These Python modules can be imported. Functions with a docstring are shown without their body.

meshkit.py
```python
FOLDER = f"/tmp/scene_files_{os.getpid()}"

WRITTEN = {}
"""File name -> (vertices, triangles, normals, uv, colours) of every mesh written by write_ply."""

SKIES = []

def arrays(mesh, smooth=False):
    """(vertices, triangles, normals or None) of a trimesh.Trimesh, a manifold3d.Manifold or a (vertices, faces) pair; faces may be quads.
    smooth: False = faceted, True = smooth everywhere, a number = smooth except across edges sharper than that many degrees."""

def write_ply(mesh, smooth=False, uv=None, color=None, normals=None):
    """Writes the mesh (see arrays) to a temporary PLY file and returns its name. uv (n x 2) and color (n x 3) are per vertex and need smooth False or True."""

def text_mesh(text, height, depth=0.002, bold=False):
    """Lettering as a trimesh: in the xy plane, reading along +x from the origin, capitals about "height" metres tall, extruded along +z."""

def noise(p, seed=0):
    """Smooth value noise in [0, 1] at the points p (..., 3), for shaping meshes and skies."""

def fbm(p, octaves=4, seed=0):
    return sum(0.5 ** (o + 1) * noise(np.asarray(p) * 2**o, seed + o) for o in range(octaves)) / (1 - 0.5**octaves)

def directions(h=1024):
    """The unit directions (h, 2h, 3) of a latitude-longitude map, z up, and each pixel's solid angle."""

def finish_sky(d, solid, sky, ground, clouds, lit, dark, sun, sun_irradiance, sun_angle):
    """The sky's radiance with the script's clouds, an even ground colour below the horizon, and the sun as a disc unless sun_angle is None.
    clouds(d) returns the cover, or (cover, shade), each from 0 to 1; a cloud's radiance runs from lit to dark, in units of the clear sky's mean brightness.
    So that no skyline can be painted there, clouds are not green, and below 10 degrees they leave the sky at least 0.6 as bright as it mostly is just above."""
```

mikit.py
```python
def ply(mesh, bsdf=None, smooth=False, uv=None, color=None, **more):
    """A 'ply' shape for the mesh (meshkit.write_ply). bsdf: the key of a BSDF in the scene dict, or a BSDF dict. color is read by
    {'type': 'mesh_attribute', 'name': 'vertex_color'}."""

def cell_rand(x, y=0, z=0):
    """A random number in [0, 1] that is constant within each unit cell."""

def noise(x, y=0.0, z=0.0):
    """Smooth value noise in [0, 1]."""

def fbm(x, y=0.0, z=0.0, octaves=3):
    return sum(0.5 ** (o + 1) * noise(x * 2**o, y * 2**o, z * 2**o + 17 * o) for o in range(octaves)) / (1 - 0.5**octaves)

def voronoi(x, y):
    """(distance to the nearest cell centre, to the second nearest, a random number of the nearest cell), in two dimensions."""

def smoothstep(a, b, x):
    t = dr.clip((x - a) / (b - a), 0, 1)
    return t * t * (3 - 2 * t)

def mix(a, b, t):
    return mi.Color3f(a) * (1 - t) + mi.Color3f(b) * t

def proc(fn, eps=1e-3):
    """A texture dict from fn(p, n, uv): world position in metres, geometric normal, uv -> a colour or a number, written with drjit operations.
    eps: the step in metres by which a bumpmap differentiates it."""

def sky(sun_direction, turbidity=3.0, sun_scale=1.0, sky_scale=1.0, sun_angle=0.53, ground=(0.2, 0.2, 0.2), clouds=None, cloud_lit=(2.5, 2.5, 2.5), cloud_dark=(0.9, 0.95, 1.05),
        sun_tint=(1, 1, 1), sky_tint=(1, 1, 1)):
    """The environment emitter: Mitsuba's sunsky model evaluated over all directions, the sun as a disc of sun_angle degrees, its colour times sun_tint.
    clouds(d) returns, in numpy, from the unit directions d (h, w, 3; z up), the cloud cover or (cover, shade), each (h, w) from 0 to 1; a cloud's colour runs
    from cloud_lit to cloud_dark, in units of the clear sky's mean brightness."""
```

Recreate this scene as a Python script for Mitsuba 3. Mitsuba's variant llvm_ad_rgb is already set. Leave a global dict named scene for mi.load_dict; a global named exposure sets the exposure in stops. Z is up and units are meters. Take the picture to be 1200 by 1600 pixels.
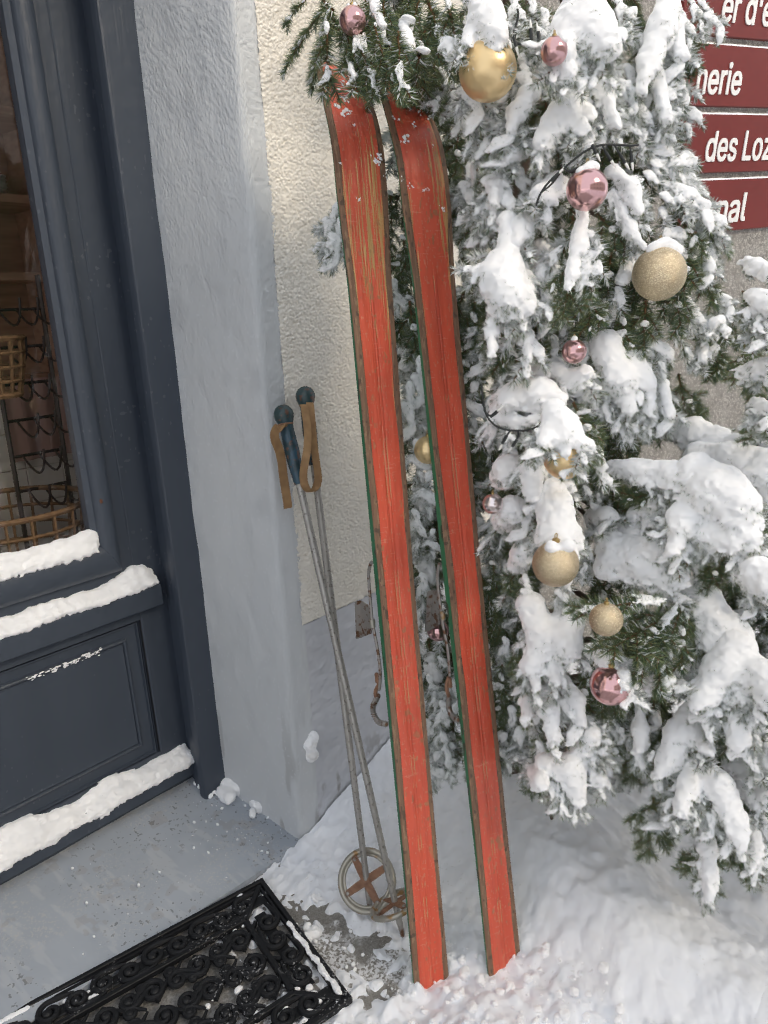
import math
import numpy as np
import trimesh
import drjit as dr
import mitsuba as mi
import mikit
import meshkit
from meshkit import noise as mnoise, fbm as mfbm
from mikit import noise, fbm, voronoi, cell_rand, smoothstep, mix

T = mi.ScalarTransform4f
scene, labels = {}, {}

# ---------------------------------------------------------------- camera, sky, exposure
EYE = np.array([0.0, 0.0, 1.5])
CX = np.array([0.65364954, -0.75565184, -0.04162415])      # camera right
CY = np.array([-0.2252693, -0.14176436, -0.9639277])       # camera down
CZ = np.array([0.72249292, 0.63944754, -0.26288937])       # camera forward
FPX = 1200.0                                               # focal length for a picture 1200 wide
scene['camera'] = {'type': 'perspective', 'fov_axis': 'x', 'fov': math.degrees(2 * math.atan(600 / FPX)),
                   'near_clip': 0.05, 'far_clip': 300.0,
                   'to_world': T().look_at(origin=EYE.tolist(), target=(EYE + CZ).tolist(), up=(-CY).tolist())}
scene['sky'] = mikit.sky([0.02, -0.84, 0.54], turbidity=3, sun_scale=0.36, sun_angle=24, clouds=lambda d: 1.0,
                         ground=(0.55, 0.56, 0.58), cloud_lit=(2.40, 2.50, 2.68), sun_tint=(0.93, 1.0, 1.12))
exposure = 2.22


# ---------------------------------------------------------------- measuring: where a sight line of the photograph meets the place
def ray(px, py):
    return CX * (px - 600) + CY * (py - 800) + CZ * FPX


def on_plane(px, py, point, normal):
    r = ray(px, py)
    return EYE + r * (np.dot(np.asarray(point) - EYE, normal) / np.dot(r, normal))


def on_y(px, py, Y):
    return on_plane(px, py, [0, Y, 0], [0, 1, 0])


def on_z(px, py, Z=0.0):
    return on_plane(px, py, [0, 0, Z], [0, 0, 1])


def at(px, py, D):
    r = ray(px, py)
    return EYE + r * (D / math.hypot(r[0], r[1]))


def unit(v):
    v = np.asarray(v, float)
    return v / (np.linalg.norm(v) + 1e-12)


# ---------------------------------------------------------------- scene book-keeping
def numbered(key):
    if key not in scene and key not in labels:
        return key
    n = 1
    while f'{key}_{n:03d}' in scene or f'{key}_{n:03d}' in labels:
        n += 1
    return f'{key}_{n:03d}'


def thing(name, label, category, group=None):
    key = numbered(name)
    labels[key] = {'label': label, 'category': category}
    if group:
        labels[key]['group'] = group
    return key


def obj(name, mesh, bsdf, parent=None, smooth=30, **kw):
    key = numbered(f'{parent}__{name}' if parent else name)
    scene[key] = mikit.ply(mesh, bsdf, smooth=smooth, **kw)
    return key


def struct(name, mesh, bsdf, smooth=30, **kw):
    key = obj(name, mesh, bsdf, None, smooth, **kw)
    labels[key] = {'kind': 'structure'}
    return key


def tag(key, label, category, group=None):
    labels[key] = {'label': label, 'category': category}
    if group:
        labels[key]['group'] = group
    return key


# ---------------------------------------------------------------- mesh helpers
def cat(ms):
    return trimesh.util.concatenate(list(ms))


def box(x0, x1, y0, y1, z0, z1, bevel=0.0):
    if bevel <= 0:
        m = trimesh.creation.box((x1 - x0, y1 - y0, z1 - z0))
        m.apply_translation([(x0 + x1) / 2, (y0 + y1) / 2, (z0 + z1) / 2])
        return m
    pts = []
    b = bevel
    for sx in (0, 1):
        for sy in (0, 1):
            for sz in (0, 1):
                c = np.array([(x0, x1)[sx], (y0, y1)[sy], (z0, z1)[sz]])
                s = np.array([1 - 2 * sx, 1 - 2 * sy, 1 - 2 * sz])
                for k in range(3):
                    o = s * b
                    o[k] = 0
                    pts.append(c + o)
    return trimesh.convex.convex_hull(np.array(pts))


def tube(points, radii, sides=8, caps=True):
    p = np.asarray(points, float)
    r = np.broadcast_to(np.asarray(radii, float), (len(p),))
    t = np.gradient(p, axis=0)
    t /= np.linalg.norm(t, axis=1, keepdims=True) + 1e-12
    a = np.zeros_like(p)
    ref = np.array([0, 0, 1.0]) if abs(t[0][2]) < 0.9 else np.array([1.0, 0, 0])
    a[0] = unit(np.cross(t[0], ref))
    for i in range(1, len(p)):
        v = a[i - 1] - t[i] * np.dot(a[i - 1], t[i])
        a[i] = unit(v)
    b = np.cross(t, a)
    ang = np.arange(sides) * 2 * np.pi / sides
    v = p[:, None] + r[:, None, None] * (np.cos(ang)[None, :, None] * a[:, None] + np.sin(ang)[None, :, None] * b[:, None])
    n = len(p)
    i, j = np.meshgrid(np.arange(n - 1), np.arange(sides), indexing='ij')
    q = np.stack([i * sides + j, i * sides + (j + 1) % sides, (i + 1) * sides + (j + 1) % sides, (i + 1) * sides + j], -1).reshape(-1, 4)
    f = np.vstack([q[:, [0, 1, 2]], q[:, [0, 2, 3]]])
    v = v.reshape(-1, 3)
    if caps:
        v = np.vstack([v, p[:1], p[-1:]])
        k = len(v) - 2
        jj = np.arange(sides)
        f = np.vstack([f, np.stack([jj * 0 + k, (jj + 1) % sides, jj], 1),
                       np.stack([jj * 0 + k + 1, (n - 1) * sides + jj, (n - 1) * sides + (jj + 1) % sides], 1)])
    m = trimesh.Trimesh(v, f, process=False)
    return m


def spline(pts, n=40):
    from scipy.interpolate import CubicSpline
    p = np.asarray(pts, float)
    d = np.r_[0, np.cumsum(np.linalg.norm(np.diff(p[:, :3], axis=0), axis=1))]
    return CubicSpline(d, p)(np.linspace(0, d[-1], n))


def grid_mesh(P):
    """P (n, m, 3) -> quads mesh; normal = d/di x d/dj."""
    n, m = P.shape[:2]
    i, j = np.meshgrid(np.arange(n - 1), np.arange(m - 1), indexing='ij')
    a = i * m + j
    q = np.stack([a, a + m, a + m + 1, a + 1], -1).reshape(-1, 4)
    return trimesh.Trimesh(P.reshape(-1, 3), np.vstack([q[:, [0, 1, 2]], q[:, [0, 2, 3]]]), process=False)


def lathe(profile, sides=32):
    """profile [(r, z)...] round z."""
    pr = np.asarray(profile, float)
    ang = np.linspace(0, 2 * np.pi, sides, endpoint=False)
    v = np.stack([pr[:, None, 0] * np.cos(ang), pr[:, None, 0] * np.sin(ang), np.repeat(pr[:, None, 1], sides, 1)], -1)
    n = len(pr)
    i, j = np.meshgrid(np.arange(n - 1), np.arange(sides), indexing='ij')
    q = np.stack([i * sides + j, i * sides + (j + 1) % sides, (i + 1) * sides + (j + 1) % sides, (i + 1) * sides + j], -1).reshape(-1, 4)
    return trimesh.Trimesh(v.reshape(-1, 3), np.vstack([q[:, [0, 1, 2]], q[:, [0, 2, 3]]]), process=False)


def frame_matrix(o, x, y, z):
    m = np.eye(4)
    m[:3, 0], m[:3, 1], m[:3, 2], m[:3, 3] = x, y, z, o
    return m


def align(o, zdir, xhint=(1, 0, 0)):
    z = unit(zdir)
    x = np.asarray(xhint, float) - z * np.dot(xhint, z)
    if np.linalg.norm(x) < 1e-3:
        x = np.cross(z, [0.3, 0.9, 0.1])
    x = unit(x)
    return frame_matrix(o, x, np.cross(z, x), z)


def moved(m, M):
    m = m.copy()
    m.apply_transform(M)
    return m


def surface_nets(F, o, h):
    ins = F < 0
    c = np.zeros(tuple(s - 1 for s in F.shape), np.int32)
    for dx in (0, 1):
        for dy in (0, 1):
            for dz in (0, 1):
                c += ins[dx:dx + c.shape[0], dy:dy + c.shape[1], dz:dz + c.shape[2]]
    act = (c > 0) & (c < 8)
    cells = np.argwhere(act)
    idx = -np.ones(c.shape, np.int64)
    idx[act] = np.arange(len(cells))
    acc, cnt = np.zeros((len(cells), 3)), np.zeros(len(cells))
    corners = np.array([[0, 0, 0], [1, 0, 0], [0, 1, 0], [1, 1, 0], [0, 0, 1], [1, 0, 1], [0, 1, 1], [1, 1, 1]])
    vals = np.stack([F[tuple((cells + k).T)] for k in corners], 1)
    for a, b in ((0, 1), (2, 3), (4, 5), (6, 7), (0, 2), (1, 3), (4, 6), (5, 7), (0, 4), (1, 5), (2, 6), (3, 7)):
        fa, fb = vals[:, a], vals[:, b]
        on = (fa < 0) != (fb < 0)
        t = np.where(on, fa / np.where(on, fa - fb, 1), 0)
        p = corners[a] + t[:, None] * (corners[b] - corners[a])
        acc += np.where(on[:, None], p, 0)
        cnt += on
    v = (cells + acc / np.maximum(cnt, 1)[:, None]) * h + o
    faces = []
    for ax in range(3):
        u, w = [(1, 2), (2, 0), (0, 1)][ax]
        A = np.take(ins, range(0, F.shape[ax] - 1), ax)
        B = np.take(ins, range(1, F.shape[ax]), ax)
        e = np.argwhere(A != B)
        e = e[(e[:, u] > 0) & (e[:, w] > 0) & (e[:, u] < F.shape[u] - 1) & (e[:, w] < F.shape[w] - 1)]
        if not len(e):
            continue
        flip = ~A[tuple(e.T)]
        du, dw = np.eye(3, dtype=int)[u], np.eye(3, dtype=int)[w]
        q = np.stack([idx[tuple((e - du - dw).T)], idx[tuple((e - dw).T)], idx[tuple(e.T)], idx[tuple((e - du).T)]], 1)
        q[flip] = q[flip][:, ::-1]
        faces.append(q)
    q = np.vstack(faces)
    return trimesh.Trimesh(v, np.vstack([q[:, [0, 1, 2]], q[:, [0, 2, 3]]]), process=False)


def snow_lump(chains, h=0.0035, rough=0.22, seed=0, smin=0.010, fine=0.0016, zsq=1.0, rag=0.0):
    """Snow as one lump: rounded chains [(x, y, z, r)...] melted together, with an uneven surface."""
    segs = []
    for ch in chains:
        ch = np.asarray(ch, float)
        if len(ch) == 1:
            segs.append((ch[0], ch[0]))
        for a, b in zip(ch[:-1], ch[1:]):
            segs.append((a, b))
    allp = np.vstack([s for s in segs])
    rmax = allp[:, 3].max()
    lo = (allp[:, :3] - allp[:, 3:4]).min(0) - 0.3 * rmax - 3 * h
    hi = (allp[:, :3] + allp[:, 3:4]).max(0) + 0.3 * rmax + 3 * h
    n = np.ceil((hi - lo) / h).astype(int) + 1
    while n.prod() > 1400000:
        h *= 1.2
        n = np.ceil((hi - lo) / h).astype(int) + 1
    g = np.stack(np.meshgrid(*[lo[k] + h * np.arange(n[k]) for k in range(3)], indexing='ij'), -1)
    d = np.full(n, 1.0)
    mg = smin + 0.3 * rmax + 2 * h
    for a, b in segs:
        rr = max(a[3], b[3]) + mg
        i0 = np.maximum(((np.minimum(a[:3], b[:3]) - rr - lo) / h).astype(int), 0)
        i1 = np.minimum(((np.maximum(a[:3], b[:3]) + rr - lo) / h).astype(int) + 2, n)
        sl = tuple(slice(i0[k], i1[k]) for k in range(3))
        ab = b[:3] - a[:3]
        L2 = ab @ ab
        ap = g[sl] - a[:3]
        t = np.clip(ap @ ab / L2, 0, 1) if L2 > 1e-12 else np.zeros(ap.shape[:3])
        e = ap - t[..., None] * ab
        if zsq != 1.0:
            e = e * [1, 1, zsq]
        dd = np.sqrt((e * e).sum(-1)) - (a[3] + t * (b[3] - a[3]))
        k = np.clip(0.5 + 0.5 * (d[sl] - dd) / smin, 0, 1)
        d[sl] = d[sl] * (1 - k) + dd * k - smin * k * (1 - k)
    near = d < 0.45 * rmax + 0.006
    near &= d > -0.45 * rmax - 0.006
    p = g[near]
    amp = rough * min(rmax, 0.028)
    powder = min(1.0, rmax / 0.012)
    nz = (mnoise(p / max(1.7 * min(rmax, 0.03), 0.012), seed) - 0.5) * 2 * amp + (mfbm(p / 0.011, 3, seed + 5) - 0.5) * 2 * (fine + 0.05 * amp)
    nz += powder * fine * (np.maximum(mnoise(p / 0.0085, seed + 31) - 0.5, 0) * 2.6 - 0.5)
    nz += np.maximum(mnoise(p / 0.03, seed + 9) - 0.66, 0) * amp * 1.6
    if rag:
        under = np.clip(0.35 - np.gradient(d, h, axis=2)[near], 0, 1)
        nz += under * rag * ((mnoise(p / 0.0075, seed + 41) - 0.45) * 2 + (mnoise(p / 0.018, seed + 43) - 0.5) * 1.5)
    d[near] += nz
    return surface_nets(d, lo, h)


# ---------------------------------------------------------------- materials
def bsdf(name, **d):
    scene[name] = {'type': 'twosided', 'bsdf': d}
    return name


def rgb(*c):
    return {'type': 'rgb', 'value': list(map(float, c))}


def bump(inner, fn, scale=1.0, eps=1e-3):
    return dict(type='bumpmap', arbitrary=mikit.proc(fn, eps), scale=scale, nested=inner)


def snow_bump(p, n, uv):
    return fbm(p.x * 260, p.y * 260, p.z * 260, 2) * 0.0011 + noise(p.x * 70, p.y * 70, p.z * 70) * 0.0022


def snow_col(p, n, uv):
    k = fbm(p.x * 40, p.y * 40, p.z * 40, 2)
    return mix((0.86, 0.87, 0.885), (0.93, 0.935, 0.94), k)


bsdf('mat_snow', **bump({'type': 'principled', 'base_color': mikit.proc(snow_col), 'roughness': 0.75, 'specular': 0.25}, snow_bump))


def dirty_snow_col(p, n, uv):
    d = smoothstep(0.52, 0.75, fbm(p.x * 30 + 3, p.y * 30, p.z * 30, 3)) * 0.45
    return mix((0.87, 0.88, 0.895), (0.42, 0.38, 0.33), d)


bsdf('mat_dirty_snow', **bump({'type': 'principled', 'base_color': mikit.proc(dirty_snow_col), 'roughness': 0.8, 'specular': 0.2}, snow_bump))


def ground_snow_col(p, n, uv):
    d = smoothstep(0.60, 0.82, fbm(p.x * 9 + 3, p.y * 9, p.z * 9, 4)) * 0.16
    s = smoothstep(0.80, 0.86, noise(p.x * 170, p.y * 170, p.z * 170)) * smoothstep(0.55, 0.7, noise(p.x * 12, p.y * 12)) * 0.25
    return mix((0.83, 0.85, 0.885), (0.50, 0.46, 0.40), d + s)


bsdf('mat_ground_snow', **bump({'type': 'principled', 'base_color': mikit.proc(ground_snow_col), 'roughness': 0.8, 'specular': 0.2},
                               lambda p, n, uv: fbm(p.x * 160, p.y * 160, p.z * 160, 3) * 0.0028 + noise(p.x * 45, p.y * 45, p.z * 45) * 0.004))


def concrete_col(p, n, uv):
    g = fbm(p.x * 300, p.y * 300, 0.0, 2)
    b = fbm(p.x * 12, p.y * 12, 3.0, 3)
    base = mix((0.13, 0.122, 0.112), (0.33, 0.32, 0.30), g * 0.8 + b * 0.3)
    fr = smoothstep(0.36, 0.56, fbm(p.x * 16 + 9, p.y * 16, 0.0, 4)) * smoothstep(0.28, 0.6, fbm(p.x * 220, p.y * 220, 5.0, 2))
    ma, mb = (p.x - MC[0]) * mx[0] + (p.y - MC[1]) * mx[1], (p.x - MC[0]) * my[0] + (p.y - MC[1]) * my[1]
    sheltered = smoothstep(0.0, 0.02, ma) * smoothstep(0.0, 0.02, mb) * (1 - smoothstep(0.26, 0.36, mb))
    return mix(base, (0.80, 0.81, 0.83), fr * 0.85 * (1 - 0.85 * sheltered))


bsdf('mat_concrete', **bump({'type': 'diffuse', 'reflectance': mikit.proc(concrete_col)}, lambda p, n, uv: fbm(p.x * 200, p.y * 200, p.z * 200, 2) * 0.004))


def step_col(p, n, uv):
    b = fbm(p.x * 6, p.y * 9, 1.0, 3)
    base = mix((0.31, 0.345, 0.39), (0.38, 0.415, 0.46), b)
    scr = smoothstep(0.60, 0.74, fbm(p.x * 40, p.y * 14 + p.x * 20, 2.0, 3))
    base = mix(base, (0.45, 0.47, 0.49), scr * 0.4)
    chips = smoothstep(0.75, 0.77, fbm(p.x * 130, p.y * 130, 4.0, 2)) * smoothstep(0.42, 0.62, fbm(p.x * 5 + 7, p.y * 5, 6.0, 2))
    base = mix(base, (0.12, 0.115, 0.11), chips * 0.6)
    grit = smoothstep(0.60, 0.75, fbm(p.x * 260, p.y * 260, 7.0, 2)) * smoothstep(0.40, 0.60, fbm(p.x * 7, p.y * 7, 8.0, 3))
    base = mix(base, (0.46, 0.45, 0.44), grit * 0.6)
    rust = smoothstep(0.70, 0.76, fbm(p.x * 26, p.y * 26, 9.0, 3))
    return mix(base, (0.26, 0.22, 0.19), rust * 0.22)


bsdf('mat_step', **bump({'type': 'principled', 'base_color': mikit.proc(step_col), 'roughness': 0.5, 'specular': 0.4}, lambda p, n, uv: fbm(p.x * 90, p.y * 90, p.z * 90, 3) * 0.0022))


def stipple(p, n, uv):
    return fbm(p.x * 190, p.y * 190, p.z * 110, 3) * 0.0050 + noise(p.x * 22, p.y * 22, p.z * 14) * 0.005


def reveal_col(p, n, uv):
    b = fbm(p.x * 3, p.y * 5, p.z * 2.5, 3)
    c = mix((0.52, 0.54, 0.555), (0.60, 0.62, 0.635), b)
    st = smoothstep(0.62, 0.72, fbm(p.x * 26, p.y * 26, p.z * 4.0, 3)) * (1 - smoothstep(0.05, 0.55, p.z))
    c = mix(c, (0.30, 0.295, 0.285), st * 0.6)
    c = mix(c, (0.62, 0.64, 0.66), smoothstep(0.66, 0.8, fbm(p.x * 160, p.y * 160, p.z * 90, 2)) * 0.5)
    d = smoothstep(0.62, 0.80, fbm(p.x * 12, p.y * 12, p.z * 6, 3))
    return mix(c, (0.38, 0.395, 0.41), d * 0.35)


bsdf('mat_reveal', **bump({'type': 'principled', 'base_color': mikit.proc(reveal_col), 'roughness': 0.6, 'specular': 0.3}, stipple))


def plinth_col(p, n, uv):
    b = fbm(p.x * 8, p.y * 5, p.z * 8, 3)
    c = mix((0.52, 0.53, 0.56), (0.64, 0.65, 0.68), b)
    g = smoothstep(0.58, 0.8, fbm(p.x * 35, p.y * 35, p.z * 18, 3)) * (1 - smoothstep(0.02, 0.30, p.z))
    return mix(c, (0.22, 0.20, 0.17), g * 0.8)


bsdf('mat_plinth', **bump({'type': 'diffuse', 'reflectance': mikit.proc(plinth_col)}, lambda p, n, uv: fbm(p.x * 240, p.y * 240, p.z * 240, 2) * 0.0022))


def cream_col(p, n, uv):
    b = fbm(p.x * 4, p.y * 4, p.z * 3, 3)
    c = mix((0.80, 0.755, 0.675), (0.86, 0.825, 0.755), b)
    pit = smoothstep(0.60, 0.78, fbm(p.x * 110, p.y * 110, p.z * 150, 2))
    return mix(c, (0.58, 0.52, 0.42), pit * 0.3)


bsdf('mat_cream', **bump({'type': 'diffuse', 'reflectance': mikit.proc(cream_col)}, lambda p, n, uv: fbm(p.x * 300, p.y * 300, p.z * 300, 2) * 0.0026))


def pebble_col(p, n, uv):
    q = p.x * 0.94 - p.y * 0.34
    d1, d2, r = voronoi(q * 115, p.z * 115)
    c = mix((0.36, 0.335, 0.305), (0.72, 0.69, 0.645), r)
    return mix((0.27, 0.25, 0.225), c, smoothstep(0.02, 0.22, d2 - d1))


def pebble_bump(p, n, uv):
    q = p.x * 0.94 - p.y * 0.34
    d1, d2, r = voronoi(q * 115, p.z * 115)
    return smoothstep(0.0, 0.5, d2 - d1) * 0.004


bsdf('mat_pebbledash', **bump({'type': 'diffuse', 'reflectance': mikit.proc(pebble_col)}, pebble_bump))


def door_bump(p, n, uv):
    g = fbm(p.x * 330, p.y * 330, p.z * 12, 2) * 0.0007
    kn = noise(p.x * 60, p.y * 60, p.z * 5)
    return g + noise((p.x + kn * 0.02) * 520, p.y * 300, p.z * 7) * 0.00055 + fbm(p.x * 40, p.y * 40, p.z * 40, 2) * 0.0012


def door_col(p, n, uv):
    c = mix((0.040, 0.051, 0.070), (0.054, 0.067, 0.090), fbm(p.x * 12, p.y * 12, p.z * 2, 3))
    specks = smoothstep(0.83, 0.88, noise(p.x * 130, p.y * 130, p.z * 70)) * smoothstep(0.5, 0.7, noise(p.x * 9, p.y * 9, p.z * 5))
    return mix(c, (0.14, 0.15, 0.17), specks * 0.3)


bsdf('mat_door', **bump({'type': 'principled', 'base_color': mikit.proc(door_col), 'roughness': 0.42, 'specular': 0.45}, door_bump))
bsdf('mat_putty', type='diffuse', reflectance=rgb(0.36, 0.27, 0.13))
bsdf('mat_rust_nail', type='diffuse', reflectance=rgb(0.13, 0.065, 0.045))
scene['mat_glass'] = {'type': 'thindielectric', 'int_ior': 1.5}


def ski_col(seed):
    def fn(p, n, uv):
        u, v = uv.x, uv.y            # metres across, metres up from the tail
        st = fbm(u * 520 + seed * 7, v * 13 + seed, 0.0, 3)
        st2 = fbm(u * 900 + seed, v * 40, 5.0, 2)
        big = fbm(u * 45 + 3 * seed, v * 3.2 + seed * 11, 2.0, 3)
        top = smoothstep(1.42, 1.62, v) * (1 - smoothstep(1.78, 1.86, v))
        edge = smoothstep(0.018, 0.040, dr.abs(u))
        tail = 1 - smoothstep(0.02, 0.20, v)
        right = smoothstep(0.0, 0.03, u * (1.0 if seed < 2 else 1.0))
        thr = 0.815 - 0.05 * smoothstep(1.30, 1.50, v) - 0.13 * edge - 0.05 * right * edge - 0.21 * top * smoothstep(0.36, 0.58, big) - 0.10 * tail * edge
        worn = smoothstep(thr, thr + 0.035, st * 0.82 + big * 0.18 + (st2 - 0.5) * 0.12)
        red = mix((0.60, 0.080, 0.040), (0.70, 0.125, 0.068), fbm(u * 60, v * 5, 1.0, 3))
        fade = smoothstep(1.50, 1.80, v) * 0.22
        red = mix(red, (0.66, 0.16, 0.11), fade)
        dark = smoothstep(0.60, 0.75, fbm(u * 260, v * 8 + 4, 8.0, 2)) * 0.35
        red = mix(red, (0.36, 0.035, 0.02), dark * 0.5)
        wood = mix((0.46, 0.25, 0.095), (0.62, 0.40, 0.17), noise(u * 900, v * 25))
        c = mix(red, wood, worn)
        fleck = smoothstep(0.80, 0.84, noise(u * 420, v * 160, 3.0)) * 0.35
        c = mix(c, (0.62, 0.36, 0.22), fleck * (1 - worn))
        chip = smoothstep(0.70, 0.73, fbm(u * 120 + seed, v * 55, 6.0, 3)) * smoothstep(0.45, 0.62, fbm(u * 20, v * 4 + seed * 5, 7.0, 2))
        c = mix(c, (0.36, 0.20, 0.095), chip * 0.6)
        cross = smoothstep(0.80, 0.83, fbm(u * 40 + v * 60, v * 420, 2.0, 2)) * smoothstep(0.5, 0.66, noise(u * 30, v * 9, 9.0))
        c = mix(c, (0.72, 0.30, 0.20), cross * 0.55)
        grime = smoothstep(0.48, 0.72, fbm(u * 35 + 2, v * 2.2 + seed, 11.0, 4)) * 0.22
        c = mix(c, c * mi.Color3f(0.62, 0.58, 0.58), grime)
        lines = smoothstep(0.0022, 0.0030, dr.abs(u)) * (1 - smoothstep(0.0040, 0.0048, dr.abs(u)))
        c = mix(c, (0.60, 0.36, 0.17), lines * smoothstep(0.52, 0.66, fbm(u * 10, v * 26 + seed, 4.0, 2)) * (1 - smoothstep(1.40, 1.46, v)) * 0.8)
        return c
    return fn


for _s in (1, 2):
    bsdf(f'mat_ski_{_s}', **bump({'type': 'principled', 'base_color': mikit.proc(ski_col(_s)), 'roughness': 0.36, 'specular': 0.5},
                                 lambda p, n, uv: fbm(uv.x * 500, uv.y * 14, 0.0, 2) * 0.0009 + fbm(uv.x * 90, uv.y * 20, 4.0, 2) * 0.0012))


def edge_col(p, n, uv):
    c = mix((0.13, 0.072, 0.046), (0.27, 0.165, 0.105), fbm(uv.x * 500, uv.y * 22, 0.0, 3))
    scr = smoothstep(0.68, 0.74, fbm(uv.x * 300, uv.y * 60, 3.0, 2))
    dot = smoothstep(0.80, 0.86, noise(uv.x * 160, uv.y * 85, 1.0))
    return mix(mix(c, (0.33, 0.22, 0.14), scr * 0.6), (0.05, 0.04, 0.035), dot * 0.6)


bsdf('mat_ski_edge', type='principled', base_color=mikit.proc(edge_col), roughness=0.55, specular=0.35)


def green_col(p, n, uv):
    c = mix((0.025, 0.13, 0.06), (0.045, 0.19, 0.09), fbm(p.x * 50, p.y * 50, p.z * 12, 2))
    return mix(c, (0.05, 0.04, 0.03), smoothstep(0.64, 0.7, fbm(p.x * 150, p.y * 150, p.z * 30, 2)) * 0.8)


bsdf('mat_ski_green', type='principled', base_color=mikit.proc(green_col), roughness=0.45, specular=0.4)


def steel_col(p, n, uv):
    r = smoothstep(0.52, 0.70, fbm(p.x * 90, p.y * 90, p.z * 90, 3))
    return mix((0.34, 0.32, 0.30), (0.16, 0.085, 0.05), r)


bsdf('mat_old_steel', type='principled', base_color=mikit.proc(steel_col), roughness=0.45, metallic=0.55, specular=0.5)


def alu_col(p, n, uv):
    k = fbm(p.x * 160, p.y * 160, p.z * 50, 3)
    c = mix((0.30, 0.285, 0.26), (0.47, 0.455, 0.43), k)
    return mix(c, (0.13, 0.115, 0.10), smoothstep(0.66, 0.72, fbm(p.x * 230, p.y * 230, p.z * 120, 2)) * 0.7)


bsdf('mat_pole', type='principled', base_color=mikit.proc(alu_col), roughness=0.42, metallic=0.45, specular=0.5)


def rust_col(p, n, uv):
    return mix((0.15, 0.075, 0.045), (0.33, 0.19, 0.125), fbm(p.x * 120, p.y * 120, p.z * 120, 3))


bsdf('mat_rusty', type='principled', base_color=mikit.proc(rust_col), roughness=0.7, specular=0.3)


def ring_col(p, n, uv):
    r = smoothstep(0.62, 0.72, fbm(p.x * 60, p.y * 60, p.z * 60, 2))
    return mix((0.40, 0.38, 0.33), (0.36, 0.22, 0.10), r)


bsdf('mat_ring', type='principled', base_color=mikit.proc(ring_col), roughness=0.38, metallic=0.5, specular=0.5)


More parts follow.
